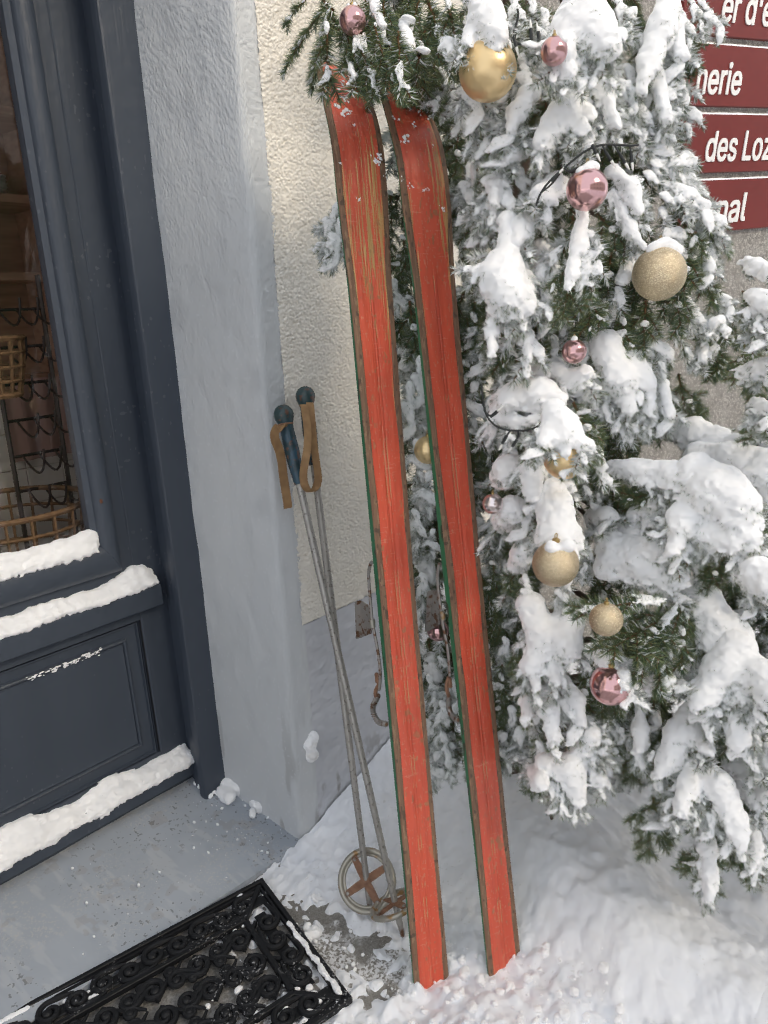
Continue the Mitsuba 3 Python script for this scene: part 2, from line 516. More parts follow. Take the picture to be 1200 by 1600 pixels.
def grip_col(p, n, uv):
    k = fbm(p.x * 70, p.y * 70, p.z * 40, 3)
    c = mix((0.018, 0.040, 0.050), (0.028, 0.068, 0.10), smoothstep(0.44, 0.62, k))
    low = 1 - smoothstep(1.18, 1.26, p.z)
    c = mix(mix((0.020, 0.042, 0.047), (0.040, 0.072, 0.076), k), c, low)
    return mix(c, (0.10, 0.055, 0.04), smoothstep(0.58, 0.66, fbm(p.x * 110 + 5, p.y * 110, p.z * 90, 3)))


bsdf('mat_grip', type='principled', base_color=mikit.proc(grip_col), roughness=0.38, specular=0.5)


def leather_col(p, n, uv):
    k = fbm(p.x * 60, p.y * 60, p.z * 40, 3)
    return mix((0.21, 0.115, 0.055), (0.42, 0.265, 0.135), k)


bsdf('mat_leather', **bump({'type': 'principled', 'base_color': mikit.proc(leather_col), 'roughness': 0.7, 'specular': 0.25}, lambda p, n, uv: fbm(p.x * 500, p.y * 500, p.z * 300, 2) * 0.0006))


def rubber_col(p, n, uv):
    fr = smoothstep(0.66, 0.74, fbm(p.x * 240, p.y * 240, p.z * 240, 2)) * smoothstep(0.50, 0.64, fbm(p.x * 13, p.y * 13, p.z * 13, 3))
    return mix((0.010, 0.011, 0.013), (0.50, 0.51, 0.53), fr * 0.45)


bsdf('mat_rubber', **bump({'type': 'principled', 'base_color': mikit.proc(rubber_col), 'roughness': 0.5, 'specular': 0.3}, lambda p, n, uv: fbm(p.x * 350, p.y * 350, p.z * 350, 2) * 0.001))

bsdf('mat_pink', type='principled', base_color=rgb(0.66, 0.40, 0.40), metallic=0.92, roughness=0.11, specular=0.5)
bsdf('mat_silver_pink', type='principled', base_color=rgb(0.75, 0.66, 0.66), metallic=0.9, roughness=0.12, specular=0.5)
bsdf('mat_gold', type='principled', base_color=rgb(0.80, 0.60, 0.32), metallic=0.6, roughness=0.30, specular=0.5)


def glitter_col(p, n, uv):
    r = cell_rand(dr.floor(p.x * 800), dr.floor(p.y * 800), dr.floor(p.z * 800))
    return mix((0.50, 0.37, 0.20), (1.0, 0.90, 0.70), r * r)


def glitter_bump(p, n, uv):
    return noise(p.x * 700, p.y * 700, p.z * 700) * 0.0013


bsdf('mat_glitter', **bump({'type': 'principled', 'base_color': mikit.proc(glitter_col), 'metallic': 0.7, 'roughness': 0.26, 'specular': 0.6}, glitter_bump, eps=3e-4))
bsdf('mat_cap', type='principled', base_color=rgb(0.45, 0.33, 0.14), metallic=0.9, roughness=0.35)
bsdf('mat_cable', type='principled', base_color=rgb(0.012, 0.016, 0.016), roughness=0.5)
scene['mat_bulb'] = {'type': 'principled', 'base_color': rgb(0.75, 0.75, 0.72), 'roughness': 0.15, 'specular': 0.6}

scene['mat_needle'] = {'type': 'twosided', 'bsdf': {'type': 'principled', 'base_color': {'type': 'mesh_attribute', 'name': 'vertex_color'}, 'roughness': 0.5, 'specular': 0.3}}


def twig_col(p, n, uv):
    return mix((0.10, 0.055, 0.030), (0.20, 0.115, 0.06), fbm(p.x * 120, p.y * 120, p.z * 120, 2))


bsdf('mat_twig', type='diffuse', reflectance=mikit.proc(twig_col))


def bark_col(p, n, uv):
    return mix((0.045, 0.032, 0.024), (0.13, 0.10, 0.08), fbm(p.x * 60, p.y * 60, p.z * 18, 3))


bsdf('mat_bark', **bump({'type': 'diffuse', 'reflectance': mikit.proc(bark_col)}, lambda p, n, uv: fbm(p.x * 80, p.y * 80, p.z * 30, 3) * 0.01))


def sign_col(p, n, uv):
    return mix((0.150, 0.022, 0.020), (0.175, 0.027, 0.024), fbm(p.x * 4, p.y * 4, p.z * 4, 2))


bsdf('mat_sign', type='principled', base_color=mikit.proc(sign_col), roughness=0.35, specular=0.4)
bsdf('mat_sign_back', type='diffuse', reflectance=rgb(0.035, 0.028, 0.024))
bsdf('mat_letter', type='principled', base_color=rgb(0.78, 0.77, 0.75), roughness=0.5)


# ================================================================ THE SETTING: pavement, snow on it, buildings
YW, YF, YL = 1.468, 1.775, 1.885          # front wall, door frame, door leaf


def lean(x, z):                            # the old joinery leans a little
    return x - 0.018 * (np.asarray(z) - 0.8)


def leaned(m):
    m.vertices[:, 0] = lean(m.vertices[:, 0], m.vertices[:, 2])
    return m


P = np.zeros((2, 2, 3))
big = np.linspace(-60, 60, 2)
P[..., 0], P[..., 1] = np.meshgrid(big, big, indexing='ij')
P[..., 2] = -0.035
struct('street', grid_mesh(P), 'mat_ground_snow')
xs, ys = np.meshgrid(np.linspace(-3.0, 5.0, 161), np.linspace(-1.2, YW + 0.02, 61), indexing='ij')
P = np.stack([xs, ys, -0.008 + 0.004 * (mfbm(np.stack([xs * 8, ys * 8, xs * 0], -1), 3) - 0.5)], -1)
struct('pavement', grid_mesh(P), 'mat_concrete')

# snow lying on the pavement: a height field through measured points
ctrl = []
for px, py, z in [(452, 1336, .004), (500, 1300, .022), (520, 1262, .05), (548, 1215, .085), (575, 1190, .105), (600, 1168, .128), (640, 1180, .12),
                  (488, 1445, -.013), (515, 1425, -.011), (560, 1500, -.012), (540, 1590, -.010), (452, 1372, .002), (490, 1390, .000), (462, 1400, -.006), (600, 1560, -.008), (640, 1590, -.006), (470, 1350, -.001),
                  (440, 1350, -.004), (540, 1350, .012), (560, 1400, -.002), (610, 1450, -.002), (600, 1330, .03), (690, 1590, .000), (640, 1470, .004),
                  (668, 1545, -.010), (640, 1562, -.012), (700, 1562, -.008), (800, 1520, .022), (800, 1545, .016), (720, 1400, .040), (700, 1300, .075), (640, 1260, .085), (730, 1250, .12), (740, 1480, .030), (770, 1560, .024),
                  (850, 1580, .02), (950, 1598, .018), (1060, 1590, .045), (830, 1275, .19), (870, 1330, .19), (920, 1400, .165), (990, 1450, .15), (1080, 1490, .125), (1180, 1530, .11),
                  (830, 1400, .11), (900, 1480, .085), (1000, 1540, .075), (1150, 1580, .075),
                  (960, 1290, .135), (1020, 1330, .105), (1090, 1400, .075), (1190, 1460, .06), (1150, 1380, .07), (900, 1230, .17), (1000, 1210, .15), (1150, 1250, .12), (780, 1230, .17)]:
    p = on_z(px, py, z)
    ctrl.append((p[0], p[1], z))
for x, y, z in [(0.6, 0.3, -.02), (0.0, 1.0, -.03), (0.4, 1.4, -.03), (0.9, 1.3, -.02), (0.9, 0.0, 0.0), (1.4, -.3, .03), (2.2, 0.0, .05), (2.6, 0.6, .1), (2.6, 1.3, .2), (2.0, 1.4, .2), (0.0, 0.0, -.03), (3.4, 1.0, .15), (3.4, -.4, .06)]:
    ctrl.append((x, y, z))
ctrl = np.array(ctrl)
from scipy.interpolate import RBFInterpolator
rbf = RBFInterpolator(ctrl[:, :2], ctrl[:, 2], kernel='thin_plate_spline', smoothing=2e-5)


def snow_height(x, y):
    q = np.stack([x, y], -1).reshape(-1, 2)
    h = rbf(q).reshape(x.shape)
    w3 = np.stack([x, y, x * 0], -1)
    lumps = (mfbm(w3 / 0.075, 3, 3) - 0.5) * 0.034 + np.maximum(mnoise(w3 / 0.034, 8) - 0.52, 0) * 0.045 + np.maximum(mnoise(w3 / 0.060, 18) - 0.55, 0) * 0.045 * np.clip((1.05 - y) / 0.25, 0, 1)
    fine = (mfbm(w3 / 0.016, 2, 4) - 0.5) * 0.012
    thin = np.exp(-np.maximum(h, 0) / 0.05)
    crumb = np.maximum(mnoise(w3 / 0.024, 15) - 0.62, 0) * 0.055 * thin
    flow = (mfbm(w3 / 0.30, 2, 6) - 0.5) * 0.04 * (1 - thin)
    near_ski = np.clip((1.12 - y) / 0.25, 0, 1)
    return h + lumps * (0.20 + 0.25 * near_ski + 0.55 * thin) + fine * (0.55 + 0.5 * thin) + crumb + flow


xs, ys = np.meshgrid(np.linspace(0.80, 2.15, 338), np.linspace(0.28, YW - 0.004, 297), indexing='ij')
P = np.stack([xs, ys, np.maximum(snow_height(xs, ys), -0.03)], -1)
struct('snow_bank', grid_mesh(P), 'mat_ground_snow', smooth=True)
xs, ys = np.meshgrid(np.linspace(2.15, 5.2, 60), np.linspace(-1.2, YW, 54), indexing='ij')
h = 0.14 + (mfbm(np.stack([xs * 3, ys * 3, xs * 0], -1), 3) - 0.5) * 0.12
struct('snow_bank', grid_mesh(np.stack([xs, ys, h], -1)), 'mat_ground_snow', smooth=True)
xs, ys = np.meshgrid(np.linspace(0.8, 2.15, 50), np.linspace(-1.2, 0.28, 54), indexing='ij')
h = np.maximum(snow_height(xs, ys), -0.03)
struct('snow_bank', grid_mesh(np.stack([xs, ys, h], -1)), 'mat_ground_snow', smooth=True)

# ---------------------------------------------------------------- the shop building
shop = thing('shop_building', 'cream roughcast shop front with grey painted door reveal and grey plinth beside the skis', 'building')


def relief(x0, x1, z0, z1, step, y, amp, seed, bsdf_, name, sc=0.0065, label=None):
    nx, nz = max(2, int((x1 - x0) / step)), max(2, int((z1 - z0) / step))
    X, Z = np.meshgrid(np.linspace(x0, x1, nx), np.linspace(z0, z1, nz), indexing='ij')
    q = np.stack([X, Z * 1.5, X * 0], -1)
    if sc < 0.015:
        from scipy.spatial import cKDTree
        r2 = np.random.default_rng(seed)
        area = (x1 - x0) * (z1 - z0)
        d = np.zeros(X.shape)
        for size, dens in ((0.0062, 2.0), (0.0040, 1.6)):
            ng = int(area / size ** 2 * dens)
            gp = np.stack([r2.uniform(x0, x1, ng), r2.uniform(z0, z1, ng)], -1)
            gr = size * r2.uniform(0.45, 1.0, ng)
            dist, ii = cKDTree(gp * [1, 1.2]).query(np.stack([X, Z * 1.2], -1), k=5)
            d = np.maximum(d, (np.sqrt(np.maximum(gr[ii] ** 2 - dist ** 2, 0))).max(-1) * r2.uniform(0.7, 0.9))
        d = d * amp / 0.0085 + (mnoise(q / 0.035, seed + 3) - 0.5) * amp * 0.3 + (mfbm(q / 0.0045, 2, seed) - 0.5) * 0.0016
    else:
        d = (mfbm(q / sc, 3, seed) - 0.35) * amp + (mnoise(q / 0.035, seed + 3) - 0.5) * amp * 0.5
    Pm = np.stack([X, y - d, Z], -1)
    m = grid_mesh(Pm)
    return obj(name, m, bsdf_, shop, smooth=True)


ZP = 0.656
relief(1.300, 1.82, ZP + 0.002, 2.45, 0.0019, YW + 0.003, 0.0085, 1, 'mat_cream', 'roughcast_wall', sc=0.010)
relief(1.82, 3.2, ZP + 0.002, 2.45, 0.02, YW, 0.0085, 2, 'mat_cream', 'roughcast_wall', sc=0.03)
obj('roughcast_wall', box(1.300, 3.2, YW, YW + 0.3, 2.45, 6.0), 'mat_cream', shop, smooth=False)
relief(1.303, 1.85, -0.03, ZP, 0.004, YW + 0.003, 0.006, 4, 'mat_plinth', 'plinth', sc=0.02)
labels[f'{shop}__plinth'] = {'label': 'grey painted plinth below the cream roughcast'}
obj('wall_core', box(1.36, 3.2, YW + 0.02, YW + 0.32, -0.03, 2.45), 'mat_plinth', shop, smooth=False)
# painted band round the opening and the reveal: one skin turning the corner with a rounded arris
zz = np.linspace(-0.03, 2.62, 420)
prof = [(1.312, YW + 0.001), (1.300, YW - 0.001), (1.285, YW - 0.001), (1.270, YW), (1.256, YW), (1.248, YW + 0.001), (1.2405, YW + 0.005), (1.2365, YW + 0.012), (1.2345, YW + 0.022)]
for t in np.linspace(0.08, 1.0, 40):
    prof.append((1.2345 + (1.203 - 1.2345) * t, YW + 0.012 + (YF + 0.01 - YW - 0.012) * t))
prof = np.array(prof)
PP = np.zeros((len(zz), len(prof), 3))
PP[..., 0], PP[..., 1], PP[..., 2] = prof[None, :, 0], prof[None, :, 1], zz[:, None]
tt = np.clip((PP[..., 1] - YW) / (YF - YW), 0, 1)
PP[..., 0] -= tt * 0.007 * (PP[..., 2] - 0.8)
wob = (mfbm(PP / [0.05, 0.05, 0.12], 3, 9) - 0.5) * 0.006 + (mnoise(PP / [0.2, 0.2, 0.35], 12) - 0.5) * 0.006
nrm = np.where(np.arange(len(prof))[None, :, None] < 6, np.array([0, -1.0, 0]), np.array([-1.0, 0, 0]))
PP += nrm * wob[..., None] * np.where(np.arange(len(prof)) == len(prof) - 1, 0, 1)[None, :, None]
obj('door_reveal', grid_mesh(PP), 'mat_reveal', shop, smooth=True)
labels[f'{shop}__door_reveal'] = {'label': 'smooth grey painted plaster reveal and band round the doorway'}
# the rest of the shop front, left of the doorway and above it
obj('door_lintel', box(-0.42, 1.40, YW, YW + 0.32, 2.60, 2.95), 'mat_reveal', shop, smooth=False)
obj('upper_wall', box(-7, 1.298, YW + 0.004, YW + 0.3, 2.95, 6.0), 'mat_cream', shop, smooth=False)
obj('left_wall', box(-0.80, -0.42, YW + 0.004, YW + 0.3, -0.03, 2.95), 'mat_cream', shop, smooth=False)
obj('left_wall', box(-7, -3.4, YW + 0.004, YW + 0.3, -0.03, 2.95), 'mat_cream', shop, smooth=False)
obj('stall_riser', box(-3.399, -0.801, YW + 0.004, YW + 0.3, -0.03, 0.45), 'mat_plinth', shop, smooth=False)
obj('shop_window', grid_mesh(np.array([[[-3.4, YW + 0.15, 0.45], [-3.4, YW + 0.15, 2.95]], [[-0.8, YW + 0.15, 0.45], [-0.8, YW + 0.15, 2.95]]])), 'mat_glass', shop, smooth=False)
# doorstep: painted concrete rising gently to the door
xs_, ts_ = np.meshgrid(np.linspace(-0.40, 1.262, 120), np.linspace(0, 1, 60), indexing='ij')
fe = np.where(xs_ > 0.3, 1.4615 + (1.19 - xs_) * 0.055, 1.51)
ys_ = fe + ts_ * (YL + 0.02 - fe)
zs_ = 0.004 + np.clip((ys_ - YW) / (YL - YW), 0, 1) * 0.084 + (mfbm(np.stack([xs_ * 9, ys_ * 9, xs_ * 0], -1), 3) - 0.5) * 0.005
zs_[:, 0] = -0.03
ys_[:, 1] = ys_[:, 0] + 0.002
ys_[:, 0] -= 0.001
obj('doorstep', grid_mesh(np.stack([xs_, ys_, zs_], -1)), 'mat_step', shop, smooth=35)
labels[f'{shop}__doorstep'] = {'label': 'grey painted concrete doorstep with chipped paint'}

# ---------------------------------------------------------------- the door and its frame
door = thing('shop_door', 'dark blue grey wooden shop door with glass above and a panel below', 'door')


def dpart(name, m, bs='mat_door', parent=None, smooth=25):
    return obj(name, leaned(m), bs, parent or door, smooth)


def sub(m, n=1):
    """cut long boxes into slices so that they can lean smoothly"""
    return m


# frame jamb: front board with an eased edge, splayed towards the leaf
jp = np.array([(1.30, YF), (1.130, YF), (1.124, YF + 0.003), (1.121, YF + 0.009), (1.1205, YF + 0.026), (1.134, YF + 0.030), (1.138, YF + 0.075), (1.150, YF + 0.080), (1.152, YF + 0.13), (1.30, YF + 0.13)])
zj = np.linspace(0.03, 2.6, 160)
PJ = np.zeros((len(zj), len(jp), 3))
PJ[..., 0], PJ[..., 1], PJ[..., 2] = jp[None, :, 0], jp[None, :, 1], zj[:, None]
PJ[..., 0] += (mfbm(np.stack([PJ[..., 0] * 0, PJ[..., 1] * 20, PJ[..., 2] * 1.5], -1), 2, 5) - 0.5) * 0.004
dpart('door_frame', grid_mesh(PJ), smooth=30)
dpart('frame_head', box(-0.42, 1.30, YF + 0.002, YF + 0.13, 2.52, 2.62))
dpart('frame_jamb', box(-0.42, -0.30, YF + 0.002, YF + 0.13, 0.02, 2.52))
XG, XB, XR = 0.955, 1.022, 1.166            # glass edge, bead edge, leaf edge
ZB, ZG = 0.818, 0.925                        # bead bottom, glass bottom
# right stile
dpart('stile', box(1.060, XR, YL, YL + 0.045, 0.095, 2.45, 0.004))
dpart('stile', box(XB - 0.004, 1.0595, YL + 0.001, YL + 0.045, ZB, 2.45))
# leaf left of the picture
dpart('stile', box(-0.28, -0.14, YL, YL + 0.045, 0.095, 2.45, 0.004))
dpart('top_rail', box(-0.139, XB, YL + 0.001, YL + 0.045, 2.36, 2.45))


def bead(p0, p1, inward, out, w):
    """half-round glazing bead from p0 to p1: w wide, its face standing proud"""
    p0, p1, inward, out = map(np.asarray, (p0, p1, inward, out))
    a = np.linspace(0, np.pi, 13)
    pr = [(0.0, -0.012)] + [(w * (0.5 - 0.5 * math.cos(t)) * 0.80, 0.006 + 0.021 * math.sin(t)) for t in a] + [(w * 0.86, 0.004), (w, -0.002), (w, -0.03)]
    pr = np.array(pr)
    tt_ = np.linspace(0, 1, 60)
    L = p0[None] + (p1 - p0)[None] * tt_[:, None]
    return np.stack([L[:, None, :] + inward[None, None] * pr[None, :, 0, None] + out[None, None] * pr[None, :, 1, None]][0:1], 0)[0]


m = grid_mesh(bead((XB, YL, ZB), (XB, YL, 2.40), (-1.0, 0, 0), (0, -1.0, 0), XB - XG))
# mitre the lower end
v = m.vertices
k = np.clip((XB - v[:, 0]) / (XB - XG), 0, 1.2)
low = v[:, 2] < ZB + 0.12
v[:, 2] = np.where(low, ZB + k * (ZG - ZB) + (v[:, 2] - ZB) / 0.12 * (0.12 - k * (ZG - ZB)), v[:, 2])
m.vertices = v
dpart('glazing_bead', m)
PB = bead((-0.139, YL, ZB), (XB, YL, ZB), (0, 0, 1.0), (0, -1.0, 0), ZG - ZB)
m = grid_mesh(PB)
m.invert()
v = m.vertices
k = np.clip((v[:, 2] - ZB) / (ZG - ZB), 0, 1.2)
hi = v[:, 0] > XB - 0.3
v[:, 0] = np.where(hi, v[:, 0] - (v[:, 0] - XB + 0.3) / 0.3 * k * (XB - XG), v[:, 0])
m.vertices = v
dpart('glazing_bead', m)
pane = box(-0.14, XG + 0.012, YL + 0.020, YL + 0.0205, ZG - 0.01, 2.38)
gm = grid_mesh(np.array([[[-0.14, YL + 0.02, ZG - 0.01], [-0.14, YL + 0.02, 2.38]], [[XG + 0.02, YL + 0.02, ZG - 0.01], [XG + 0.02, YL + 0.02, 2.38]]]))
dpart('glass_pane', gm, 'mat_glass', smooth=False)
pts = np.stack([np.full(60, XG + 0.004), np.full(60, YL + 0.012), np.linspace(ZG + 0.02, 2.38, 60)], -1)
pts[:, 0] += (mnoise(pts * 40, 3) - 0.5) * 0.003
dpart('putty_line', tube(pts, 0.0028, 6), 'mat_putty')
# rust-stained nail head on the bead
p = on_y(158, 784, YL - 0.027)
nail = trimesh.creation.icosphere(1, 0.0055)
nail.vertices *= [1, 0.35, 1]
nail.vertices += mnoise(nail.vertices * 200, 2)[:, None] * 0.004
dpart('nail_head', moved(nail, trimesh.transformations.translation_matrix(p + [0.018 * (p[2] - 0.8), 0, 0])), 'mat_rust_nail')
# lock rail, drip ledge, lower panel
dpart('lock_rail', box(-0.139, 1.0595, YL + 0.0015, YL + 0.045, 0.655, ZB - 0.001))


def ledge(z0, z1, x1, proud, name):
    pr = np.array([(YL, z1 + 0.020), (YL - proud + 0.006, z1 + 0.003), (YL - proud + 0.001, z1 - 0.002), (YL - proud, z1 - 0.008), (YL - proud, z0 + 0.004), (YL - proud + 0.004, z0), (YL, z0 + 0.002)])
    xx = np.linspace(-0.139, x1, 40)
    PL = np.zeros((len(xx), len(pr), 3))
    PL[..., 0], PL[..., 1], PL[..., 2] = xx[:, None], pr[None, :, 0], pr[None, :, 1]
    m_ = grid_mesh(PL)
    cap = trimesh.creation.triangulate_polygon(__import__('shapely').Polygon(pr), engine='earcut')
    cv = np.stack([np.full(len(cap[0]), x1), cap[0][:, 0], cap[0][:, 1]], -1)
    m2 = trimesh.Trimesh(cv, cap[1], process=False)
    return dpart(name, cat([m_, m2]), smooth=20)


s_ = (YL - 0.034) / YL
ledge(0.690, 0.752, 1.118, 0.034, 'drip_ledge')
# lower panel: sunk field with a raised centre
PXR, PXL, PZ0, PZ1 = 1.052, -0.02, 0.225, 0.655
dpart('bottom_rail', box(-0.139, 1.0595, YL + 0.0015, YL + 0.045, 0.095, PZ0 - 0.001))


def ring_panel(levels):
    """levels: [(inset, depth)...] from the outer edge inwards; a picture-frame stepped surface"""
    V, Fc = [], []
    for ins, dep in levels:
        x0, x1, z0, z1 = PXL + ins, PXR - ins, PZ0 + ins, PZ1 - ins
        V += [(x0, YL + dep, z0), (x1, YL + dep, z0), (x1, YL + dep, z1), (x0, YL + dep, z1)]
    for i in range(len(levels) - 1):
        for k_ in range(4):
            a_, b_ = i * 4 + k_, i * 4 + (k_ + 1) % 4
            Fc += [(a_, b_, b_ + 4), (a_, b_ + 4, a_ + 4)]
    n_ = (len(levels) - 1) * 4
    Fc += [(n_, n_ + 1, n_ + 2), (n_, n_ + 2, n_ + 3)]
    return trimesh.Trimesh(np.array(V), np.array(Fc), process=False)


dpart('panel', ring_panel([(0, 0.0), (0.001, 0.010), (0.004, 0.010), (0.005, 0.002), (0.008, 0.002), (0.009, 0.012), (0.040, 0.014), (0.043, 0.006), (0.047, 0.004), (0.051, 0.006), (0.053, 0.012), (0.056, 0.008), (0.060, 0.009)]), smooth=False)
ledge(0.118, 0.178, 1.150, 0.040, 'weather_bar')
dpart('sill', box(-0.139, 1.166, YL - 0.002, YL + 0.05, 0.03, 0.094))


# ---------------------------------------------------------------- snow lying on the door
def ledge_snow(x0, x1, yc, z, r, label, tail=None, seed=1, taper=None, bsd='mat_snow'):
    n_ = 44
    X = np.linspace(x0, x1, n_)
    rr = r * (0.90 + 0.35 * (mnoise(np.stack([X * 9, X * 0, X * 0], -1), seed) - 0.3))
    if taper is not None:
        rr = rr * taper(X)
    Z = z + rr * 0.55
    w1, w2 = (mnoise(np.stack([X * k_, X * 0, X * 0], -1), seed + 2) - 0.5 for k_ in (14, 33))
    edge_ = 1 + 0.5 * w1 + 0.5 * w2
    lo_ = np.stack([lean(X, Z), yc - 0.008 + 0.006 * w2, z + 0.010 * edge_, r * 0.36 * edge_], -1)
    mid_ = np.stack([lean(X, Z), yc + 0.010 + 0.0 * X, z + rr * 0.75, rr * 0.62], -1)
    top_ = np.stack([lean(X, Z), np.full(n_, YL + 0.002), z + rr * (1.55 + 0.5 * w1), rr * 0.42], -1)
    m_ = snow_lump([lo_, mid_, top_], h=0.0030, seed=seed, rough=0.22, smin=0.016, fine=0.0026, rag=0.0045)
    return tag(obj('ledge_snow', m_, bsd, None, True), label, 'snow')


ledge_snow(-0.13, XG - 0.002, YL - 0.006, ZG - 0.035, 0.029, 'band of white snow on the bead directly under the door glass', seed=3, taper=lambda X: 1.0 + 0.25 * np.exp(-((X - 0.95) / 0.05) ** 2))
ledge_snow(-0.13, 1.108, YL - 0.020, 0.750, 0.020, 'band of snow on the drip ledge across the middle of the dark door', seed=7, taper=lambda X: 0.92 + 0.65 * np.exp(-((X - 1.06) / 0.045) ** 2))
ledge_snow(-0.13, 1.135, YL - 0.026, 0.160, 0.036, 'thick curved band of snow on the weather bar at the foot of the dark door', seed=11, taper=lambda X: 0.78 + 0.45 * np.clip((0.75 - X) / 0.3, 0, 1))
# a thin frost line on the panel moulding
rs = np.random.default_rng(4)
ms = []
for i in range(80):
    x = rs.uniform(0.72, 0.93)
    t_ = rs.normal(0, 0.004)
    s0 = trimesh.creation.icosphere(1, rs.uniform(0.0012, 0.0030))
    s0.vertices *= [1.8, 0.6, 0.8]
    s0.apply_translation([lean(x, 0.61), YL + 0.004, 0.607 + t_])
    ms.append(s0)
tag(obj('frost', cat(ms), 'mat_snow'), 'thin line of frost along the top moulding of the lower door panel', 'frost')
labels['frost']['kind'] = 'stuff'

# ---------------------------------------------------------------- inside the shop, seen through the glass
bsdf('mat_inner_wall', type='diffuse', reflectance=rgb(0.50, 0.42, 0.33))
bsdf('mat_tile', type='principled', base_color=mikit.proc(lambda p, n, uv: mix((0.55, 0.50, 0.43), (0.68, 0.62, 0.54), fbm(p.x * 9, p.y * 9, p.z * 9, 3))), roughness=0.35)
bsdf('mat_inner_wood', type='principled', base_color=mikit.proc(lambda p, n, uv: mix((0.24, 0.13, 0.08), (0.42, 0.25, 0.16), fbm(p.x * 8, p.y * 30, p.z * 60, 3))), roughness=0.4)
bsdf('mat_wicker', type='diffuse', reflectance=mikit.proc(lambda p, n, uv: mix((0.10, 0.06, 0.035), (0.26, 0.16, 0.09), fbm(p.x * 90, p.y * 90, p.z * 90, 2))))
bsdf('mat_wire', type='principled', base_color=rgb(0.05, 0.035, 0.03), metallic=0.4, roughness=0.4)
bsdf('mat_china', type='principled', base_color=rgb(0.65, 0.62, 0.57), roughness=0.25)
bsdf('mat_red_cloth', type='diffuse', reflectance=rgb(0.36, 0.22, 0.18))
for nm, bx in [('interior_wall', (-3.5, 3.0, 4.2, 4.3, 0, 2.95)), ('interior_wall', (2.9, 3.0, 1.95, 4.2, 0, 2.95)), ('interior_wall', (-3.6, -3.5, 1.77, 4.3, 0, 2.95)), ('interior_ceiling', (-3.6, 3.0, 1.80, 4.3, 2.951, 3.05)), ('interior_floor', (-3.5, 3.0, 1.94, 4.2, 0.02, 0.09))]:
    obj(nm, box(*bx), 'mat_inner_wall', shop, smooth=False)
# tiled counter
ctr = thing('tiled_counter', 'beige tiled counter front inside the shop, seen through the lower door glass', 'counter')
obj('carcass', box(0.3, 2.4, 2.55, 2.9, 0.09, 1.26), 'mat_inner_wall', ctr, smooth=False)
for i in range(10):
    for j in range(8):
        x0, z0 = 0.72 + i * 0.125, 0.30 + j * 0.12
        obj('tile', box(x0 + 0.0015, x0 + 0.1235, 2.540, 2.553, z0 + 0.0015, z0 + 0.1185, 0.002), 'mat_tile', ctr, smooth=False)
obj('worktop', box(0.28, 2.42, 2.52, 2.92, 1.262, 1.30, 0.004), 'mat_inner_wood', ctr, smooth=False)
shf = thing('wooden_shelf', 'red brown wooden shelf unit with crockery above the counter inside the shop', 'shelf')
for z0 in (1.62, 1.86, 2.12):
    obj('shelf_board', box(0.6, 2.4, 2.62, 2.90, z0, z0 + 0.025), 'mat_inner_wood', shf, smooth=False)
for x0 in (0.6, 1.36, 2.0):
    obj('upright', box(x0, x0 + 0.03, 2.60, 2.90, 1.302, 2.4), 'mat_inner_wood', shf, smooth=False)
obj('back_board', box(0.6, 2.4, 2.905, 2.92, 1.302, 2.4), 'mat_inner_wood', shf, smooth=False)
plate = lathe([(0, 0), (0.045, 0), (0.055, 0.004), (0.085, 0.014), (0.087, 0.017), (0.052, 0.008), (0, 0.006)], 28)
for k, (x, z, lab) in enumerate([(1.17, 1.886, 'stack of pale plates on the middle shelf inside the shop'), (1.08, 1.646, 'stack of pale plates on the lower shelf inside the shop')]):
    t = thing('plate_stack', lab, 'plates')
    for i in range(5):
        obj('plate', moved(plate, trimesh.transformations.translation_matrix([x, 2.72, z + i * 0.011])), 'mat_china', t)
cl = grid_mesh(np.stack([*np.meshgrid(np.linspace(1.05, 1.34, 20), [2.515], [0], indexing='ij')], -1)[:, :, 0, :].repeat(12, 1) + np.stack([np.zeros((20, 12)), 0.008 * np.sin(np.arange(20) * 1.3)[:, None] * np.ones((1, 12)), np.linspace(1.05, 1.31, 12)[None] * np.ones((20, 1))], -1))
tag(obj('cloth', cl, 'mat_red_cloth', None, True), 'faded red cloth hanging over the counter edge inside the shop', 'cloth')
# wire rack with rows of hooks
rk = thing('wire_rack', 'dark wire rack with rows of bent hooks behind the door glass', 'rack')
for x0 in (0.955, 1.115):
    obj('post', tube([(x0, 2.30, 0.095), (x0, 2.30, 1.62)], 0.007, 6), 'mat_wire', rk)
for i in range(6):
    z0 = 1.00 + 0.105 * i
    obj('rail', tube([(0.95, 2.30, z0), (1.12, 2.30, z0)], 0.005, 6), 'mat_wire', rk)
    for x0 in (0.985, 1.035, 1.085):
        obj('hook', tube(spline([(x0, 2.295, z0), (x0 + .004, 2.25, z0 - .035), (x0 + .008, 2.21, z0 - .042), (x0 + .010, 2.19, z0 - .02), (x0 + .012, 2.18, z0 + .03)], 12), 0.0036, 5), 'mat_wire', rk)


